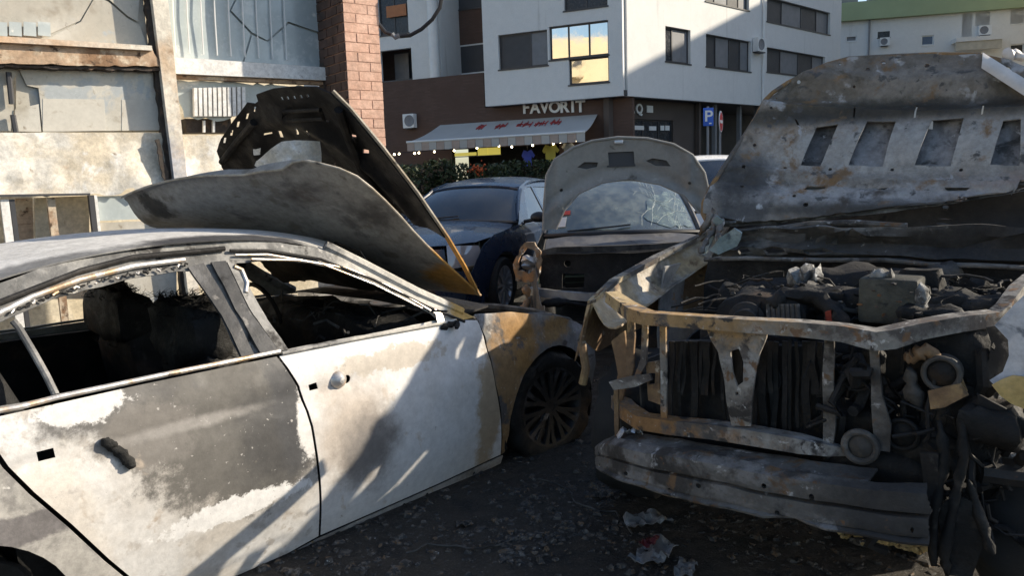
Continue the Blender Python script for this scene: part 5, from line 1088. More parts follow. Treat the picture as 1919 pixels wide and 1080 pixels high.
panel('beam_top', rect(0, .78, 0, 1), lambda t, w: beam(t, 0)+Vector((0, .10*w, .01*w)), M_vbeam, suv, cell=.04, cellv=.5, t=.008, dent=.01, dscale=8)
fl = empty('melted_foil_scrap', VO+VA*V(1175, 830, .03).x+VB*.06+Vector((0, 0, V(1175, 830, .03).z+.012)), label='crumpled silver foil scrap lying on the left end of the bumper beam', cat='scrap')
def scrap(parent, s, seed, mt, nm='crumpled_sheet', n=9, hgt=.4):
    b = flat(jag(rect(-s[0]/2, s[0]/2, -s[1]/2, s[1]/2), max(s)/6, max(s)/14, seed), cell=max(s)/n)
    for v in b.verts: v.co = Vector((v.co.x, v.co.y, max(s)*hgt*(.5+noise.noise(v.co*(6/max(s))*.5+Vector((seed, 0, 0))))*.5+max(s)*.12*noise.noise(v.co*(20/max(s))*.5+Vector((seed, 3, 0)))))
    mz = min(v.co.z for v in b.verts)
    for v in b.verts: v.co.z -= mz
    thick(b, .002); return obj(nm, b, mt, parent, angle=25)
M_foil = plain('foil', (.62, .62, .63), .35, metal=.6, var=.3, vs=30)
scrap(fl, (.11, .05), 3, M_foil, n=12, hgt=.7)
# left fender (seen from its inner side) and its rusty edge
def fside(u0, pix, b0, b1): pass
LF = [V(1085, 640, .36), V(1108, 566, .36), V(1150, 528, .62), V(1230, 484, 1.08), V(1300, 450, 1.28), V(1345, 425, 1.36)]
def lfend(t, w):
    p = Vector([spl([(i, LF[i][k]) for i in range(6)], t*5) for k in range(3)]); return p+Vector((-.05*math.sin(w*1.6)-.02*w, .02*w, -w*(.34+.10*t)))
panel('left_fender', [(0, 0), (1, 0), (1, 1), (.35, .9), (.2, .55), (.06, .42), (0, .3)], lfend, M_rusty, suv, cell=.06, t=.005, dent=.008)
tube('fender_edge', LF, [.010, .016, .022, .026, .026, .02], M_vrail, suv, prof=[(1, .5), (1, -.5), (-1, -.5), (-1, .5)], up=(0, 0, 1))
panel('fender_ledge', rect(0, 1, 0, 1), lambda t, w: Vector([spl([(i, LF[i+1][k]) for i in range(5)], t*4) for k in range(3)]).lerp(Vector([spl([(i, q[k]) for i, q in enumerate((V(1178, 580, .24), V(1205, 560, .55), V(1262, 520, 1.0), V(1330, 470, 1.22), V(1390, 450, 1.3)))], t*4) for k in range(3)]), w*.8)-Vector((0, 0, .10*math.sin(w*2.2))), burnt('fender_ledge', (.42, .33, .21), [('n', 5, .45, .6, (.50, .46, .40)), ('n', 7, .55, .66, (.17, .11, .07)), ('p', (-.55, .9, 1.2), (.4, .45, .3), (.10, .10, .10), .8, 6, .3)], bump=.4), suv, cell=.08, cellv=.2, t=.008, dent=.012, dscale=8)
panel('inner_wing', rect(0, 1, 0, 1), lambda t, w: Vector((-.60+.03*math.sin(t*7), .18+t*1.0, .78+.04*t-w*.5)), M_grime, suv, cell=.1, t=.01, dent=.02)
tube('left_front_bar', [V(1090, 640, .34), V(1098, 690, .33), V(1092, 720, .33)], .02, M_rusty, suv)
# right fender: bare metal with pale blue-white paint and ochre primer
M_rfen = burnt('peeled_paint', (.50, .54, .62), [('n', 5, .45, .6, (.62, .63, .66)), ('n', 7, .56, .66, (.16, .18, .22)), ('n', 3, .62, .70, (.20, .22, .27))], rough=(.35, .6), bump=.25)
M_prim = burnt('ochre_primer', (.55, .40, .16), [('n', 4, .5, .65, (.62, .48, .25)), ('n', 12, .6, .7, (.4, .25, .1))], bump=.2)
def rfm(b0, k): return lambda u, z: Vector((u, b0+k*max(0, u-.93)**1.2, z))
RFb = .10
panel('right_fender', vq([(1862, 612), (1880, 592), (1900, 572), (1960, 520), (2050, 480), (2050, 790), (1980, 785), (1930, 768), (1900, 745), (1868, 728), (1856, 716), (1880, 700), (1890, 670), (1888, 640)], RFb), rfm(RFb, 1.2), M_rfen, suv, cell=.05, t=.006, dent=.012, dscale=6)
panel('right_fender_primer', vq([(1862, 722), (1880, 712), (1900, 705), (1950, 712), (2000, 730), (2000, 790), (1940, 776), (1898, 758), (1878, 742)], RFb-.012), rfm(RFb-.012, 1.2), M_prim, suv, cell=.06, t=.005, dent=.01)
tube('right_fender_rail', [V(1852, 602, .24), V(1880, 580, .30), V(1905, 545, .42), V(1935, 520, .6), V(1980, 480, .9)], .022, M_vrail, suv, prof=sq, up=(0, 0, 1))
panel('headlight_ring', [vq([(1848, 612), (1886, 606), (1898, 640), (1896, 690), (1880, 716), (1852, 726), (1844, 700), (1856, 670), (1858, 640)], .16)][0], lambda u, z: Vector((u, .16, z)), M_grime, suv, [vq([(1862, 640), (1866, 648), (1864, 656), (1858, 650)], .16)], cell=.04, t=.03, dent=.008)
# engine bay box
panel('firewall', vq([(1330, 484), (1950, 500), (1950, 700), (1300, 700)], 1.22), lambda u, z: Vector((u, 1.22+.03*noise.noise(Vector((u*5, z*8, 0))), z)), M_soot, suv, cell=.08, t=.02)
M_cowl = burnt('cowl_metal', (.075, .072, .068), [('n', 4, .48, .62, (.17, .165, .155), (1, 1, 4)), ('n', 7, .54, .66, (.03, .03, .03)), ('n', 15, .62, .7, (.4, .39, .37)), ('p', (.75, 1.2, 1.2), (.45, .8, .5), (.035, .034, .034), .6, 5, .3)], bump=.5)
panel('scuttle', vq([(1380, 432), (1600, 424), (1960, 424), (1960, 500), (1700, 486), (1560, 484), (1400, 480), (1330, 484)], 1.12), lambda u, z: Vector((u, 1.12+.05*noise.noise(Vector((u*3, z*16, 2)))-.03*math.sin(z*60), z)), M_cowl, suv, [vq(h, 1.12) for h in ([(1384, 468), (1392, 462), (1404, 464), (1412, 476), (1388, 478)], [(1432, 468), (1450, 462), (1470, 464), (1480, 476), (1436, 478)], [(1510, 466), (1545, 462), (1570, 470), (1520, 476)])], cell=.05, t=.015, dent=.015, dscale=7)
tube('scuttle_edge', [V(1320, 487, 1.05), V(1400, 484, 1.05), V(1470, 487, 1.04), V(1560, 488, 1.05), V(1660, 488, 1.05), V(1740, 496, 1.05), V(1840, 498, 1.05), V(1930, 503, 1.05)], .011, M_vbeam, suv)
tube('scuttle_edge', [V(1440, 432, 1.16), V(1520, 420, 1.16), V(1600, 418, 1.16), V(1700, 425, 1.16)], .016, M_vbeam, suv)
M_plast = burnt('melted_glass', (.20, .27, .28), [('n', 6, .45, .6, (.30, .38, .40)), ('n', 10, .55, .65, (.09, .12, .14))], rough=(.15, .4), bump=.2)
vstrip('melted_glass', [(1332, 470), (1348, 440), (1372, 426), (1386, 440), (1378, 468), (1352, 482)], 1.0, M_plast, dent=.03); vstrip('melted_glass', [(1318, 470), (1328, 430), (1342, 405), (1352, 416), (1340, 440), (1330, 472)], 1.08, M_plast, dent=.03)
for k, pts in enumerate((((1342, 400, 1.12), (1336, 430, 1.08), (1322, 455, 1.0), (1312, 475, .95)), ((1355, 410, 1.12), (1346, 436, 1.06), (1350, 460, 1.0)), ((1310, 440, 1.1), (1325, 420, 1.1), (1338, 392, 1.12)))):
    lump('twisted_hinge', [V(*p) for p in pts], .016, M_vbeam, 50+k, suv, .5)
# dashboard and cabin shell behind (roof, pillars) so that the body is whole
cab = [(-.80, 1.25, 1.05), (-.74, 1.55, 1.35), (-.62, 2.0, 1.70)]
M_shell = burnt('off_roader_shell', (.30, .30, .30), [('n', 2, .42, .6, (.42, .41, .40)), ('n', 4, .54, .68, (.12, .12, .12)), ('n', 7, .62, .72, RUST)])
for s_ in (-1, 1):
    tube('windscreen_pillar', [(s_*.80, 1.28, 1.10), (s_*.72, 1.62, 1.42), (s_*.64, 1.98, 1.70)], .035, M_shell, suv)
    for b0, b1 in ((2.35, 2.45), (3.25, 3.4), (4.2, 4.5)): panel('door_pillar', [(b0, 1.04), (b1, 1.04), (b1-.03, 1.70), (b0, 1.72)], lambda b, z: Vector((s_*(.90-.35*(z-1.04)), b, z)), M_shell, suv, cell=.2, t=.03)
    panel('body_side', [(1.0, .35), (4.55, .35), (4.6, 1.06), (1.0, 1.08)], lambda b, z: Vector((s_*(.93-.05*((z-.7)/.4)**2), b, z)), M_shell, suv, cell=.2, t=.01, holes=[arc(3.9, .38, .42, 5, 175, 12)])
panel('roof', rect(-.62, .62, 1.98, 4.5), lambda u, b: Vector((u, b, 1.76-.06*(u/.6)**2-.04*((b-3.2)/1.3)**2)), M_shell, suv, cell=.15, t=.01)
panel('sooty_windscreen', jag(rect(-.78, .78, 0, 1), .1, .02, 6, only=(2,)), lambda u, w: Vector((u, 1.30+.45*w, 1.02+.48*w)), M_wscr, suv, cell=.12, t=.01, dent=.03, dscale=5)
charred_block('dashboard', (0, 1.55, .98), (1.45, .35, .28), 61, suv, amp=.10, subd=8, fray=40)
for u in (-.4, .4): charred_block('front_seat', (u, 2.5, .95), (.48, .2, .7), 63+u, suv)
box('cabin_floor', (0, 2.9, .42), (1.6, 3.2, .06), M_char, suv); panel('tail_panel', rect(-.85, .85, .4, 1.7), lambda u, z: Vector((u*(1 if z < 1.05 else .8), 4.6, z)), M_shell, suv, cell=.3, t=.01)
# engine and clutter
charred_block('engine', (-.05, .58, .80), (.62, .60, .38), 71, suv, amp=.12, subd=9)
box('under_tray', (0, .6, .36), (1.3, 1.0, .04), M_char, suv)
panel('radiator', vq([(1255, 640), (1540, 650), (1540, 830), (1255, 796)], .12), lambda u, z: Vector((u, .12, z)), M_char, suv, cell=.2, t=.04, dent=.01)
charred_block('intake_box', V(1450, 585, .42), (.36, .25, .16), 81, suv, amp=.05); 
bx_ = V(1672, 560, .42); bt2 = box('battery', bx_, (.20, .17, .17), burnt('battery_case', (.05, .05, .042), [('n', 6, .5, .65, (.085, .085, .07)), ('n', 12, .6, .7, (.03, .03, .03))], bump=.5), suv, bev=.012)
M_corr = burnt('white_corrosion', (.30, .30, .29), [('n', 20, .45, .6, (.10, .098, .095)), ('n', 34, .6, .7, (.55, .55, .54))], bump=.9, bscale=50)
lump('corrosion', [bx_+Vector((-.07, -.05, .09)), bx_+Vector((-.03, -.04, .092)), bx_+Vector((.01, -.03, .09))], .02, M_corr, 3, bt2, .5); lump('corrosion', [bx_+Vector((.102, -.06, .07)), bx_+Vector((.104, -.06, .0)), bx_+Vector((.10, -.06, -.05))], .022, M_corr, 5, bt2, .5)
charred_block('fuse_box', V(1725, 545, .55), (.16, .14, .16), 83, suv, amp=.03); charred_block('air_filter', V(1800, 575, .5), (.28, .22, .10), 85, suv, amp=.05)
lump('melted_manifold', [V(1480, 525, .62), V(1510, 515, .62), V(1540, 520, .62)], .05, M_corr, 7, suv, .4); lump('melted_manifold', [V(1495, 545, .55), V(1530, 540, .55), V(1565, 560, .5)], .03, M_grime, 8, suv, .5)
def ring(name, x, y, b, r_, mt, th=.010, cap=None):
    c = V(x, y, b); o = tube(name, [c+Vector((r_*math.cos(a), 0, r_*math.sin(a))) for a in [i*math.pi/14 for i in range(28)]], th, mt, suv, closed=True)
    if cap:
        bm = bmesh.new(); add_lathe(bm, [(.001, -.01), (r_*.5, -.005), (r_*.9, .01), (r_, .03)], Matrix.Translation(c), 24); obj('disc', bm, cap, o)
    return o
for i in range(22):                       # bent condenser strips behind the frame
    x = 1262+i*13+rnd.uniform(-3, 3); a_ = V(x, 640, .08); b_ = V(x+rnd.uniform(-8, 8), rnd.choice((800, 815, 740)), .08)
    tube('condenser_strip', [a_.lerp(b_, t_/5)+Vector((.003*math.sin(t_*1.7+i), .008*math.sin(t_*1.3+i*2), 0)) for t_ in range(6)], rnd.choice((.006, .009, .014)), M_soot if i % 4 == 0 else M_char, suv, prof=[(1, .4), (1, -.4), (-1, -.4), (-1, .4)], up=(0, 1, 0))
ring('hose_clamp', 1374, 584, .35, .028, M_grime, .008); ring('horn', 1612, 838, .02, .052, M_vbeam, .012, M_grime); ring('horn', 1690, 815, .06, .05, M_char, .008, M_char)
fan = ring('fan', 1440, 712, .10, .045, M_char, .008)
for i in range(3): tube('fan_arm', [V(1440, 712, .10), V(1440, 712, .10)+Vector((.045*math.cos(i*2.09+.5), 0, .045*math.sin(i*2.09+.5)))], .006, M_char, fan)
fan = ring('fan', 1606, 706, .09, .05, M_soot, .006, M_char)
for i in range(5): tube('fan_arm', [V(1606, 706, .08), V(1606, 706, .075)+Vector((.058*math.cos(i*1.257+.5), 0, .058*math.sin(i*1.257+.5)))], .005, M_soot, fan)
lp_ = ring('headlight_projector', 1764, 701, .06, .052, M_grime, .009, M_char)
bm = bmesh.new(); add_lathe(bm, [(.052, .0), (.058, .05), (.04, .12), (.001, .13)], Matrix.Translation(V(1764, 701, .06)), 24); obj('projector_housing', bm, M_grime, lp_)
lump('projector_bracket', [V(1696, 672, .06), V(1715, 668, .06), V(1735, 656, .06), V(1760, 670, .08)], .022, M_rusty, 9, suv, .25); lump('projector_bracket', [V(1705, 690, .08), V(1712, 730, .08), V(1725, 770, .08)], .022, M_grime, 10, suv, .5)
vstrip('projector_bracket', [(1730, 650), (1745, 652), (1775, 690), (1800, 700), (1812, 735), (1790, 750), (1775, 730), (1755, 690)], .10, M_rusty); vstrip('projector_bracket', [(1740, 735), (1800, 720), (1815, 742), (1770, 765), (1745, 768)], .05, M_rusty)
charred_block('lamp_housing', V(1770, 680, .25), (.34, .2, .26), 91, suv, amp=.05)
lump('hose', [V(1440, 580, .3), V(1470, 552, .34), V(1530, 556, .36), V(1570, 590, .3), V(1580, 620, .26)], .030, M_char, 14, suv, .15); lump('hose', [V(1395, 545, .5), V(1420, 562, .45), V(1460, 566, .4)], .012, M_grime, 15, suv, .2)
tube('filter_ribs', [V(1430+i*.01, 590, .33) for i in range(2)], .06, M_grime, suv)
for i in range(7): tube('filter_fin', [V(1440+i*9, 570, .30), V(1442+i*9, 604, .29)], .010, M_cowl, suv)
vstrip('red_cap', [(1545, 585), (1556, 582), (1562, 606), (1548, 610)], .27, burnt('scorched_red', (.30, .05, .03), [('n', 9, .5, .65, (.08, .03, .02))]))
# recognisable engine pieces
ec = V(1500, 590, .55)
vc = panel('valve_cover', rect(-.26, .26, -.14, .14), lambda u, w: Vector((u-.02, .62+w, 1.00+.02*(abs(u) < .22)*(abs(w) < .10)+.012*math.sin(u*70)*(abs(w) < .09))), M_grime, suv, cell=.02, cellv=.05, t=.05, dent=.012, dscale=10)
for i in range(4):
    u = -.24+i*.13
    lump('intake_runner', [Vector((u, .50, .98)), Vector((u, .42, 1.03)), Vector((u-.01, .34, 1.00)), Vector((u-.01, .30, .90))], .030, M_grime, 140+i, suv, .12)
for u, b in ((-.46, .80), (.60, .72)):
    bm = bmesh.new(); add_lathe(bm, [(.001, .07), (.03, .075), (.035, .05), (.075, .045), (.10, .02), (.13, -.02), (.14, -.3)], Matrix.Translation((u, b, .84 if u < 0 else .95)) @ Matrix.Rotation(R(90), 4, 'X') @ Matrix.Rotation(R(0), 4, 'Y'), 24); obj('strut_tower', bm, M_grime, suv)
bm = bmesh.new(); add_lathe(bm, [(.001, -.06), (.05, -.06), (.055, -.03), (.075, -.02), (.075, .08), (.05, .1), (.001, .1)], Matrix.Translation(V(1400, 600, .30)) @ Matrix.Rotation(.2, 4, 'Z'), 24); obj('alternator', bm, M_grime, suv)
lump('fluid_tank', [V(1810, 552, .75), V(1830, 545, .78), V(1850, 560, .8)], .06, M_soot, 150, suv, .25); lump('brake_cylinder', [V(1745, 520, .95), V(1770, 512, 1.0), V(1790, 508, 1.1)], .04, M_grime, 151, suv, .15)
for k, (p0, p1, sag, r_) in enumerate((((1560, 570, .4), (1660, 590, .35), .05, .009), ((1690, 590, .3), (1780, 585, .3), .05, .012), ((1700, 560, .5), (1850, 600, .35), .07, .008), ((1350, 590, .5), (1400, 545, .45), .03, .010), ((1790, 575, .5), (1870, 590, .4), .05, .010))):
    A, B = V(*p0), V(*p1); tube('sagging_hose', [A.lerp(B, t_/8)-Vector((0, 0, .25*sag*math.sin(math.pi*t_/8)))+Vector((0, .02*math.sin(t_*2.1+k), 0)) for t_ in range(9)], r_, M_char if k % 3 else M_grime, suv)
for k, (x, y, b, s_) in enumerate(((1540, 560, .45, (.2, .16, .1)), (1620, 575, .5, (.22, .2, .14)), (1395, 565, .6, (.16, .2, .12)), (1590, 530, .8, (.3, .2, .12)), (1740, 590, .35, (.2, .16, .1)), (1460, 545, .85, (.35, .15, .1)), (1850, 590, .45, (.16, .2, .12)), (1700, 530, .9, (.3, .18, .12)))):
    charred_block('charred_lump', V(x, y, b), s_, 160+k, suv, mt=M_soot if k % 2 else M_char, amp=.06)
rnd = random.Random(31); bm = bmesh.new(); b2 = bmesh.new()
for i in range(120):
    x, y, b = rnd.uniform(1350, 1880), rnd.uniform(515, 605), rnd.uniform(.35, 1.0); a = V(x, y, b); P = [a]; d_ = Vector((rnd.gauss(0, 1), rnd.gauss(0, .6), rnd.gauss(0, .12))).normalized()*.03
    for j in range(6): d_ += Vector((rnd.gauss(0, .012), rnd.gauss(0, .012), rnd.gauss(-.002, .01))); d_.z = min(d_.z, .002) if P[-1].z > a.z else d_.z; P.append(P[-1]+d_)
    add_tube(bm, P, rnd.choice((.002, .003, .004, .006)), 5)
for i in range(420):                                  # flaked ash lying on everything in the bay
    a = V(rnd.uniform(1350, 1880), rnd.uniform(530, 605), rnd.uniform(.3, 1.0)); s_ = rnd.uniform(.004, .013)
    bmesh.ops.create_icosphere(b2, subdivisions=1, radius=s_, matrix=Matrix.Translation(a) @ Matrix.Rotation(rnd.uniform(0, 3), 4, 'X') @ Matrix.Diagonal((1, rnd.uniform(.4, 1), rnd.uniform(.2, .6), 1)))
obj('burnt_wiring', bm, M_char, suv, kind='stuff'); obj('ash_flakes', b2, M_grime, suv, kind='stuff')
bm = bmesh.new()
for i in range(190):                                   # lower front: tangle right of the beam
    x, y, b = rnd.uniform(1560, 1880), rnd.uniform(660, 960), rnd.uniform(.04, .3); a = V(x, y, b); P = [a]
    for j in range(4): P.append(P[-1]+Vector((rnd.gauss(0, .03), rnd.gauss(0, .02), rnd.gauss(-.02, .04))))
    add_tube(bm, P, rnd.choice((.004, .007, .012, .02)), 6)
obj('burnt_wiring', bm, M_soot, suv, kind='stuff')
for k, (x, y, b, s_) in enumerate(((1600, 790, .15, (.22, .15, .12)), (1700, 830, .18, (.34, .2, .16)), (1650, 880, .15, (.3, .2, .2)), (1800, 800, .22, (.22, .2, .3)), (1320, 760, .25, (.3, .15, .2)), (1215, 770, .3, (.2, .2, .25)), (1480, 760, .22, (.3, .15, .3)), (1860, 790, .1, (.16, .2, .14)))):
    charred_block('charred_lump', V(x, y, b), s_, 100+k, suv, amp=.05)
for k, pts in enumerate((((1760, 790, .02), (1770, 860, .0), (1752, 960, -.02), (1748, 1060, -.02)), ((1800, 770, .02), (1806, 860, .0), (1790, 930, -.01), (1768, 1040, -.02), (1775, 1080, -.02)), ((1815, 900, .03), (1840, 980, .0), (1860, 1040, -.02)))):
    lump('hanging_strip', [V(*p) for p in pts], .014, M_char, 120+k, suv, .4)
vstrip('hanging_sheet', [(1720, 850), (1765, 852), (1770, 940), (1755, 1000), (1735, 1000), (1728, 900)], -.02, M_soot, dent=.02); vstrip('hanging_sheet', [(1775, 950), (1800, 930), (1830, 950), (1838, 1010), (1832, 1080), (1765, 1080)], .0, M_char, dent=.03)
vstrip('side_bracket', [(1830, 740), (1880, 760), (1930, 790), (1930, 830), (1850, 812)], .06, M_soot, dent=.015)
tube('lower_arm', [V(1840, 885, .1), V(1890, 892, .12), V(1960, 900, .15)], .035, M_grime, suv); tube('coil_spring', [V(1890, 850, .3)+Vector((.06*math.cos(i*.8), .06*math.sin(i*.8), -.1+.008*i)) for i in range(40)], .010, M_corr, suv, seg=6)
# bonnet, flipped back against the windscreen
HU = Vector((.848, -.524, -.081)); HV = Vector((.337, .414, .845)); HW = HU.cross(HV).normalized(); HB = Vector((1.955, 4.05, 1.337))*.93+CAMPOS*.07
rot = suv.rotation_euler.to_matrix(); inv = rot.transposed()
n_in = HW if HW.dot(CAMPOS-HB) > 0 else -HW
def uoff(u, v): return .07*(u/.7)**2-.05*math.sin(max(0, min(1, v))*2.6)
def ux(x, y):
    uv = (0., .4)
    for _ in range(6): p = at_plane(x, y, HB+n_in*uoff(*uv), HW)-HB; uv = (p.dot(HU), p.dot(HV))
    return uv
def um(u, v, o=0.): return inv @ (HB+HU*u+HV*v+n_in*(o+uoff(u, v)) - VO)
U_ = lambda pts: [ux(x, y) for x, y in pts]
uo = U_([(1326, 418), (1317, 400), (1318, 380), (1330, 352), (1352, 318), (1375, 282), (1400, 245), (1420, 212), (1432, 188), (1448, 172), (1475, 154), (1510, 136), (1550, 119), (1590, 108), (1660, 104), (1750, 100), (1838, 101), (1890, 112), (1945, 140), (2000, 190), (2030, 260), (2030, 350), (2000, 380)])+jag(U_([(1960, 340), (1912, 335), (1898, 368), (1872, 392), (1856, 406), (1800, 412), (1700, 411), (1600, 412), (1500, 414), (1400, 418)]), .03, .004, 3)
M_uh = burnt('bonnet_inner_ash', (.175, .150, .120), [('n', 2.6, .40, .60, (.27, .245, .215)), ('n', 4.5, .52, .64, (.10, .085, .062)), ('p', ux(1450, 230)+(0,) if 0 else (-.50, 1.55, 1.75), (.28, .5, .14), (.24, .16, .085), 1.2, 7, .8), ('p', (-.2, 1.6, 1.86), (.55, .5, .06), (.10, .085, .06), .9, 7, .4), ('p', (-.55, 1.3, 1.45), (.14, .4, .2), (.11, .105, .10), .8, 6, .3),
    ('p', (.35, 1.3, 1.38), (.7, .5, .07), (.10, .095, .09), 1., 6, .5), ('p', (.62, 1.3, 1.4), (.3, .5, .13), (.33, .24, .19), 1., 6, .4), ('n', 7, .57, .66, (.42, .41, .40)), ('n', 5, .64, .72, (.30, .18, .09)), ('n', 26, .64, .72, (.07, .065, .06)), ('n', 9, .63, .70, (.50, .50, .50), (1, 1, .35)), ('p', (.1, 1.6, 1.66), (.80, .6, .13), (.42, .405, .38), 1.0, 7, .6), ('p', (.2, 1.7, 1.85), (.75, .6, .045), (.055, .048, .038), .9, 7, .8), ('p', (.1, 1.5, 1.44), (.8, .5, .04), (.36, .35, .345), 1.3, 8, .7), ('p', (-.62, 1.5, 1.52), (.12, .5, .14), (.07, .066, .062), 1., 7, .6), ('p', (.2, 1.5, 1.36), (.6, .5, .02), (.08, .072, .062), 1.2, 8, .7), ('n', 5, .57, .68, (.24, .145, .07)), ('n', 3.2, .60, .72, (.075, .06, .045)), ('n', 12, .58, .66, (.10, .095, .09))], rough=(.4, .7), bump=.45, bscale=40)
trap = [U_([(1499, 306), (1530, 240), (1571, 234), (1540, 300), (1536, 308)]), U_([(1589, 306), (1625, 229), (1679, 228), (1668, 260), (1654, 308)]), U_([(1714, 307), (1746, 226), (1806, 223), (1796, 260), (1782, 307)]), U_([(1856, 306), (1880, 228), (1913, 224), (1912, 306)]), U_([(1962, 306), (1972, 228), (2004, 230), (2000, 306)])]
slots = [U_(q) for q in ([(1506, 352), (1512, 347), (1548, 347), (1545, 351), (1528, 354)], [(1642, 349), (1665, 347), (1658, 353), (1641, 352)], [(1770, 349), (1820, 349), (1812, 354), (1776, 355)], [(1489, 224), (1493, 226), (1499, 238), (1494, 237)], [(1601, 204), (1604, 204), (1602, 222), (1598, 222)], [(1717, 194), (1720, 194), (1716, 220), (1712, 222)], [(1842, 192), (1845, 192), (1842, 215), (1838, 216)])]
rounds = [(1488, 368, 4), (1510, 385, 5), (1772, 387, 5), (1808, 370, 4), (1626, 132, 4), (1656, 119, 4), (1684, 115, 4), (1737, 124, 5), (1574, 121, 3), (1497, 153, 4), (1452, 180, 4), (1466, 193, 3), (1413, 270, 4), (1393, 311, 4), (1390, 350, 4), (1446, 204, 3), (1601, 162, 3), (1470, 312, 4), (1555, 314, 4), (1672, 314, 4), (1802, 314, 4), (1884, 133, 9)]
rh_ = [[(ux(x, y)[0]+r_*.0026*math.cos(a), ux(x, y)[1]+r_*.0026*math.sin(a)) for a in [i*1.047 for i in range(6)]] for x, y, r_ in rounds]
def umr(u, v):
    r_ = -.03*math.exp(-((v-.25)/.10)**2)
    for c, hgt, wd in ((.185, .010, .018), (.60, .020, .022), (.68, -.035, .05), (.08, -.03, .03), (.14, -.02, .02), (.80, .02, .03)): r_ += hgt*math.exp(-((v-c)/wd)**2)
    r_ += .008*min(1, max(0, .5+1.6*math.sin((u-.02)*21.5)))*math.exp(-((v-.38)/.14)**4)
    r_ *= min(1, max(0, (v+.03)/.14))
    return um(u, v, r_+.008*noise.noise(Vector((u*6, v*6, 3))))
ub = panel('bonnet', uo, umr, M_uh, suv, trap+slots+rh_, cell=.03, t=.008, angle=50)
M_ubk = burnt('bonnet_back_skin', (.15, .15, .155), [('n', 4, .42, .56, (.30, .30, .31), (1, 1, .5)), ('n', 9, .52, .64, (.07, .07, .07)), ('n', 15, .6, .7, (.45, .45, .46))], bump=.5)
def burnt_through(u, v):
    """where the sun ray through (u, v) of the inner panel meets the outer skin"""
    p = VO+rot @ um(u, v); lo, hi = 0., .8
    for _ in range(40):
        t_ = (lo+hi)/2; q = p+SUN_DIR*t_-HB; a_, c_ = q.dot(HU), q.dot(HV)
        if q.dot(n_in) > uoff(a_, c_)-.055: lo = t_
        else: hi = t_
    return (a_, c_)
skh = []
for h_ in trap[:3]:                                  # the outer skin has burnt through in three ragged places
    pts = [burnt_through(*q) for q in h_]; cu_, cv_ = sum(q[0] for q in pts)/len(pts), sum(q[1] for q in pts)/len(pts)
    skh.append(jag([(cu_+(a_-cu_)*.94+.012, cv_+(c_-cv_)*.90+.03) for a_, c_ in pts], .03, .006, 7))
panel('bonnet_skin', [(u*.985, v*.985+.005) for u, v in uo], lambda u, v: um(u, v, -.055), M_ubk, ub, skh, cell=.06, t=.003)
edp = [(1326, 418), (1317, 400), (1318, 380), (1330, 352), (1352, 318), (1375, 282), (1400, 245), (1420, 212), (1432, 188), (1448, 172), (1475, 154), (1510, 136), (1550, 119), (1590, 108), (1660, 104), (1750, 100), (1838, 101)]
tube('bonnet_edge', [um(*ux(x, y), -.005) for x, y in edp], .012, burnt('edge_rust', (.13, .115, .10), [('n', 6, .45, .6, (.30, .18, .08)), ('n', 12, .6, .7, (.35, .33, .30))]), ub)
panel('bonnet_flange', rect(0, 1, 0, 1), lambda t, w: um(*ux(1840+t*150, 104+t*95), .02+.06*math.sin(w*1.5))+Vector((0, 0, -.11*w)), plain('scorched_white', (.68, .64, .60), .6, var=.15, vs=8), ub, cell=.15, t=.006)
lump('bonnet_corner', [um(*ux(1880, 106), .0), um(*ux(1900, 96), -.02), um(*ux(1925, 106), -.02)], .03, MATS['scorched_white'], 44, ub, .4)
# front wheels
M_rimv = plain('light_alloy', (.58, .57, .55), .35, metal=.55, var=.25, vs=9)
wc = V(1962, 1005, .55)
def vwheel(c, s_):
    t = wheel(suv, (0, 0, 0), -1, .36, .24, .25, 6, M_rubber, M_rimv, dbl=False, burnt_tyre=True)
    for o in [t]+list(t.children):
        for v in o.data.vertices: v.co = Matrix.Translation(c) @ Matrix.Rotation(R(90 if s_ > 0 else -90)-R(24 if s_ > 0 else 0), 4, 'Z') @ v.co
vwheel(Vector((.90, .46, .30)), 1); vwheel(Vector((-.80, .62, .36)), -1); vwheel(Vector((.82, 3.9, .36)), 1); vwheel(Vector((-.82, 3.9, .36)), -1)
# ================================================================ debris on the ground
M_chip = burnt('ash_chips', (.085, .075, .064), [('n', 41, .45, .52, (.03, .03, .03)), ('n', 37, .56, .60, (.14, .125, .11)), ('n', 29, .56, .60, (.13, .085, .05)), ('n', 53, .665, .69, (.40, .385, .36))], bump=.3)
rnd = random.Random(55); bm = bmesh.new()
for i in range(26000):
    if i % 2: x, y = rnd.gauss(.4, .9), rnd.gauss(3.0, .8)
    else: x, y = rnd.uniform(-1.5, 4), rnd.uniform(1.4, 7)
    if noise.noise(Vector((x*2.3, y*2.3, 5)))+.35*noise.noise(Vector((x*9, y*9, 2))) < rnd.uniform(-.45, .25): continue
    s_ = .003+.024*rnd.random()**5; s_ = rnd.uniform(.02, .045) if i % 43 == 0 else s_; h_ = s_*rnd.uniform(.15, .55); a = rnd.uniform(0, 6.28)
    pts = [(math.cos(a+k*1.571+rnd.uniform(-.5, .5))*s_*rnd.uniform(.6, 1.3), math.sin(a+k*1.571+rnd.uniform(-.5, .5))*s_*rnd.uniform(.6, 1.3)) for k in range(4)]
    z0 = .008*noise.noise(Vector((x*1.7, y*1.7, 0)))-.002
    A = [bm.verts.new((x+p, y+q, z0)) for p, q in pts]; B = [bm.verts.new((x+p*.6+rnd.uniform(-.3, .3)*s_, y+q*.6, z0+h_*rnd.uniform(.6, 1.4))) for p, q in pts]
    bm.faces.new(B)
    for k in range(4): bm.faces.new((A[k], A[(k+1) % 4], B[(k+1) % 4], B[k]))
obj('ash_and_glass_debris', bm, M_chip, None, smooth=False, label='ash, charred chips and glass crumbs strewn over the dark ground', cat='debris', kind='stuff')
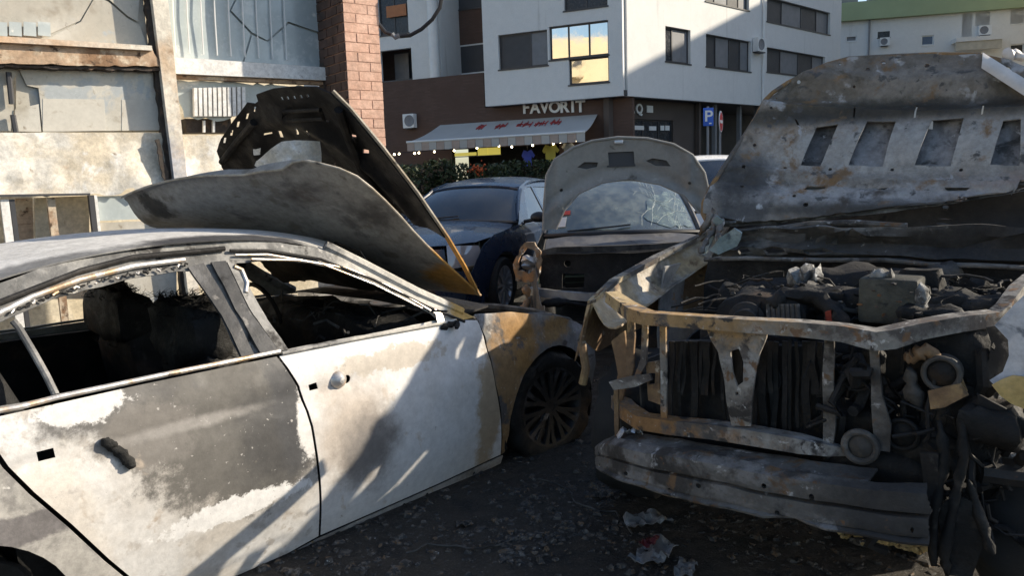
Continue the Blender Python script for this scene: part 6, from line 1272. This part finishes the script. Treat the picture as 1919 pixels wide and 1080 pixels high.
def piece(x, y, s, seed, mt, name, label, rz=0., hgt=.4):
    p = at_z(x, y, .004); t = empty(name, (p.x, p.y, .0), rz, label=label, cat='debris'); scrap(t, s, seed, mt, hgt=hgt); return t
M_sg = burnt('scorched_grey', (.16, .16, .16), [('n', 9, .45, .6, (.32, .32, .32)), ('n', 14, .6, .7, (.05, .05, .05))])
t = piece(1225, 1045, (.22, .12), 4, M_sg, 'burnt_lamp_scrap', 'scorched grey lamp scrap with a dull red lens near the bottom edge', .9)
t2 = scrap(t, (.09, .05), 8, plain('dull_red_lens', (.10, .015, .02), .4), 'red_lens'); t2.location = (.02, .03, .045)
piece(1215, 985, (.20, .10), 14, M_sg, 'crumpled_sheet_scrap', 'crumpled grey sheet scrap on the ground left of the bumper beam', .3); piece(1285, 1075, (.12, .07), 17, M_sg, 'charred_plastic_scrap', 'charred scrap at the bottom edge right of the red lens', 1.2)
piece(1130, 930, (.10, .06), 19, M_chip, 'burnt_panel_scrap', 'dark scrap on the ground below the left end of the bumper beam', .5); piece(870, 985, (.08, .05), 23, M_chip, 'ash_scrap', 'small ash scrap on open ground right of the saloon sill', .2)
for k, (pts, lb) in enumerate((([(1010, 900), (1060, 915), (1090, 950), (1150, 960), (1180, 1000)], 'thin burnt cable curling over the ground between the two wrecks'), ([(760, 1040), (820, 1020), (900, 1030), (960, 1010)], 'burnt wire lying on the ground beside the saloon sill'))):
    P = [at_z(x, y, .012) for x, y in pts]; t = empty('burnt_cable', (P[0].x, P[0].y, 0), label=lb, cat='cable')
    PP = [Vector([spl([(i, q[c]) for i, q in enumerate(P)], j/4) for c in range(3)])-Vector((P[0].x, P[0].y, 0))+Vector((.012*math.sin(j*1.7), .012*math.cos(j*2.1), .006*math.sin(j))) for j in range(4*(len(P)-1)+1)]
    tube('cable_core', PP, .0045, M_grime, t, seg=6)
# crumbs under the beam, coloured ochre to paint a patch of sunlight on the ground
M_sunpatch = burnt('sunlit_ochre', (.46, .33, .14), [('n', 14, .45, .6, (.60, .45, .22)), ('n', 20, .58, .68, (.16, .10, .05))], bump=.8)
p = at_z(1650, 1018, 0); t = empty('sun_patch_strip', (p.x, p.y, 0), math.atan2(VA.y, VA.x), label='strip of ochre crumbs standing in for a patch of sunlight under the bumper beam', cat='debris')
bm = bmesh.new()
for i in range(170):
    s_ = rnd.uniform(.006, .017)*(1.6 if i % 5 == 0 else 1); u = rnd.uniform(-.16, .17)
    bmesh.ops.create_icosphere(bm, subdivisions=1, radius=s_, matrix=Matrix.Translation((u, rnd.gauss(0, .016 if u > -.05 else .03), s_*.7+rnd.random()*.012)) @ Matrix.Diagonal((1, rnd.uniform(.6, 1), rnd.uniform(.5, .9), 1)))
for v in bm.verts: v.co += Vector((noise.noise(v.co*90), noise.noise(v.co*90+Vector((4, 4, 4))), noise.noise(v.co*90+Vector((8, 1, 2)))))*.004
obj('sun_patch_crumbs', bm, M_sunpatch, t, smooth=False)
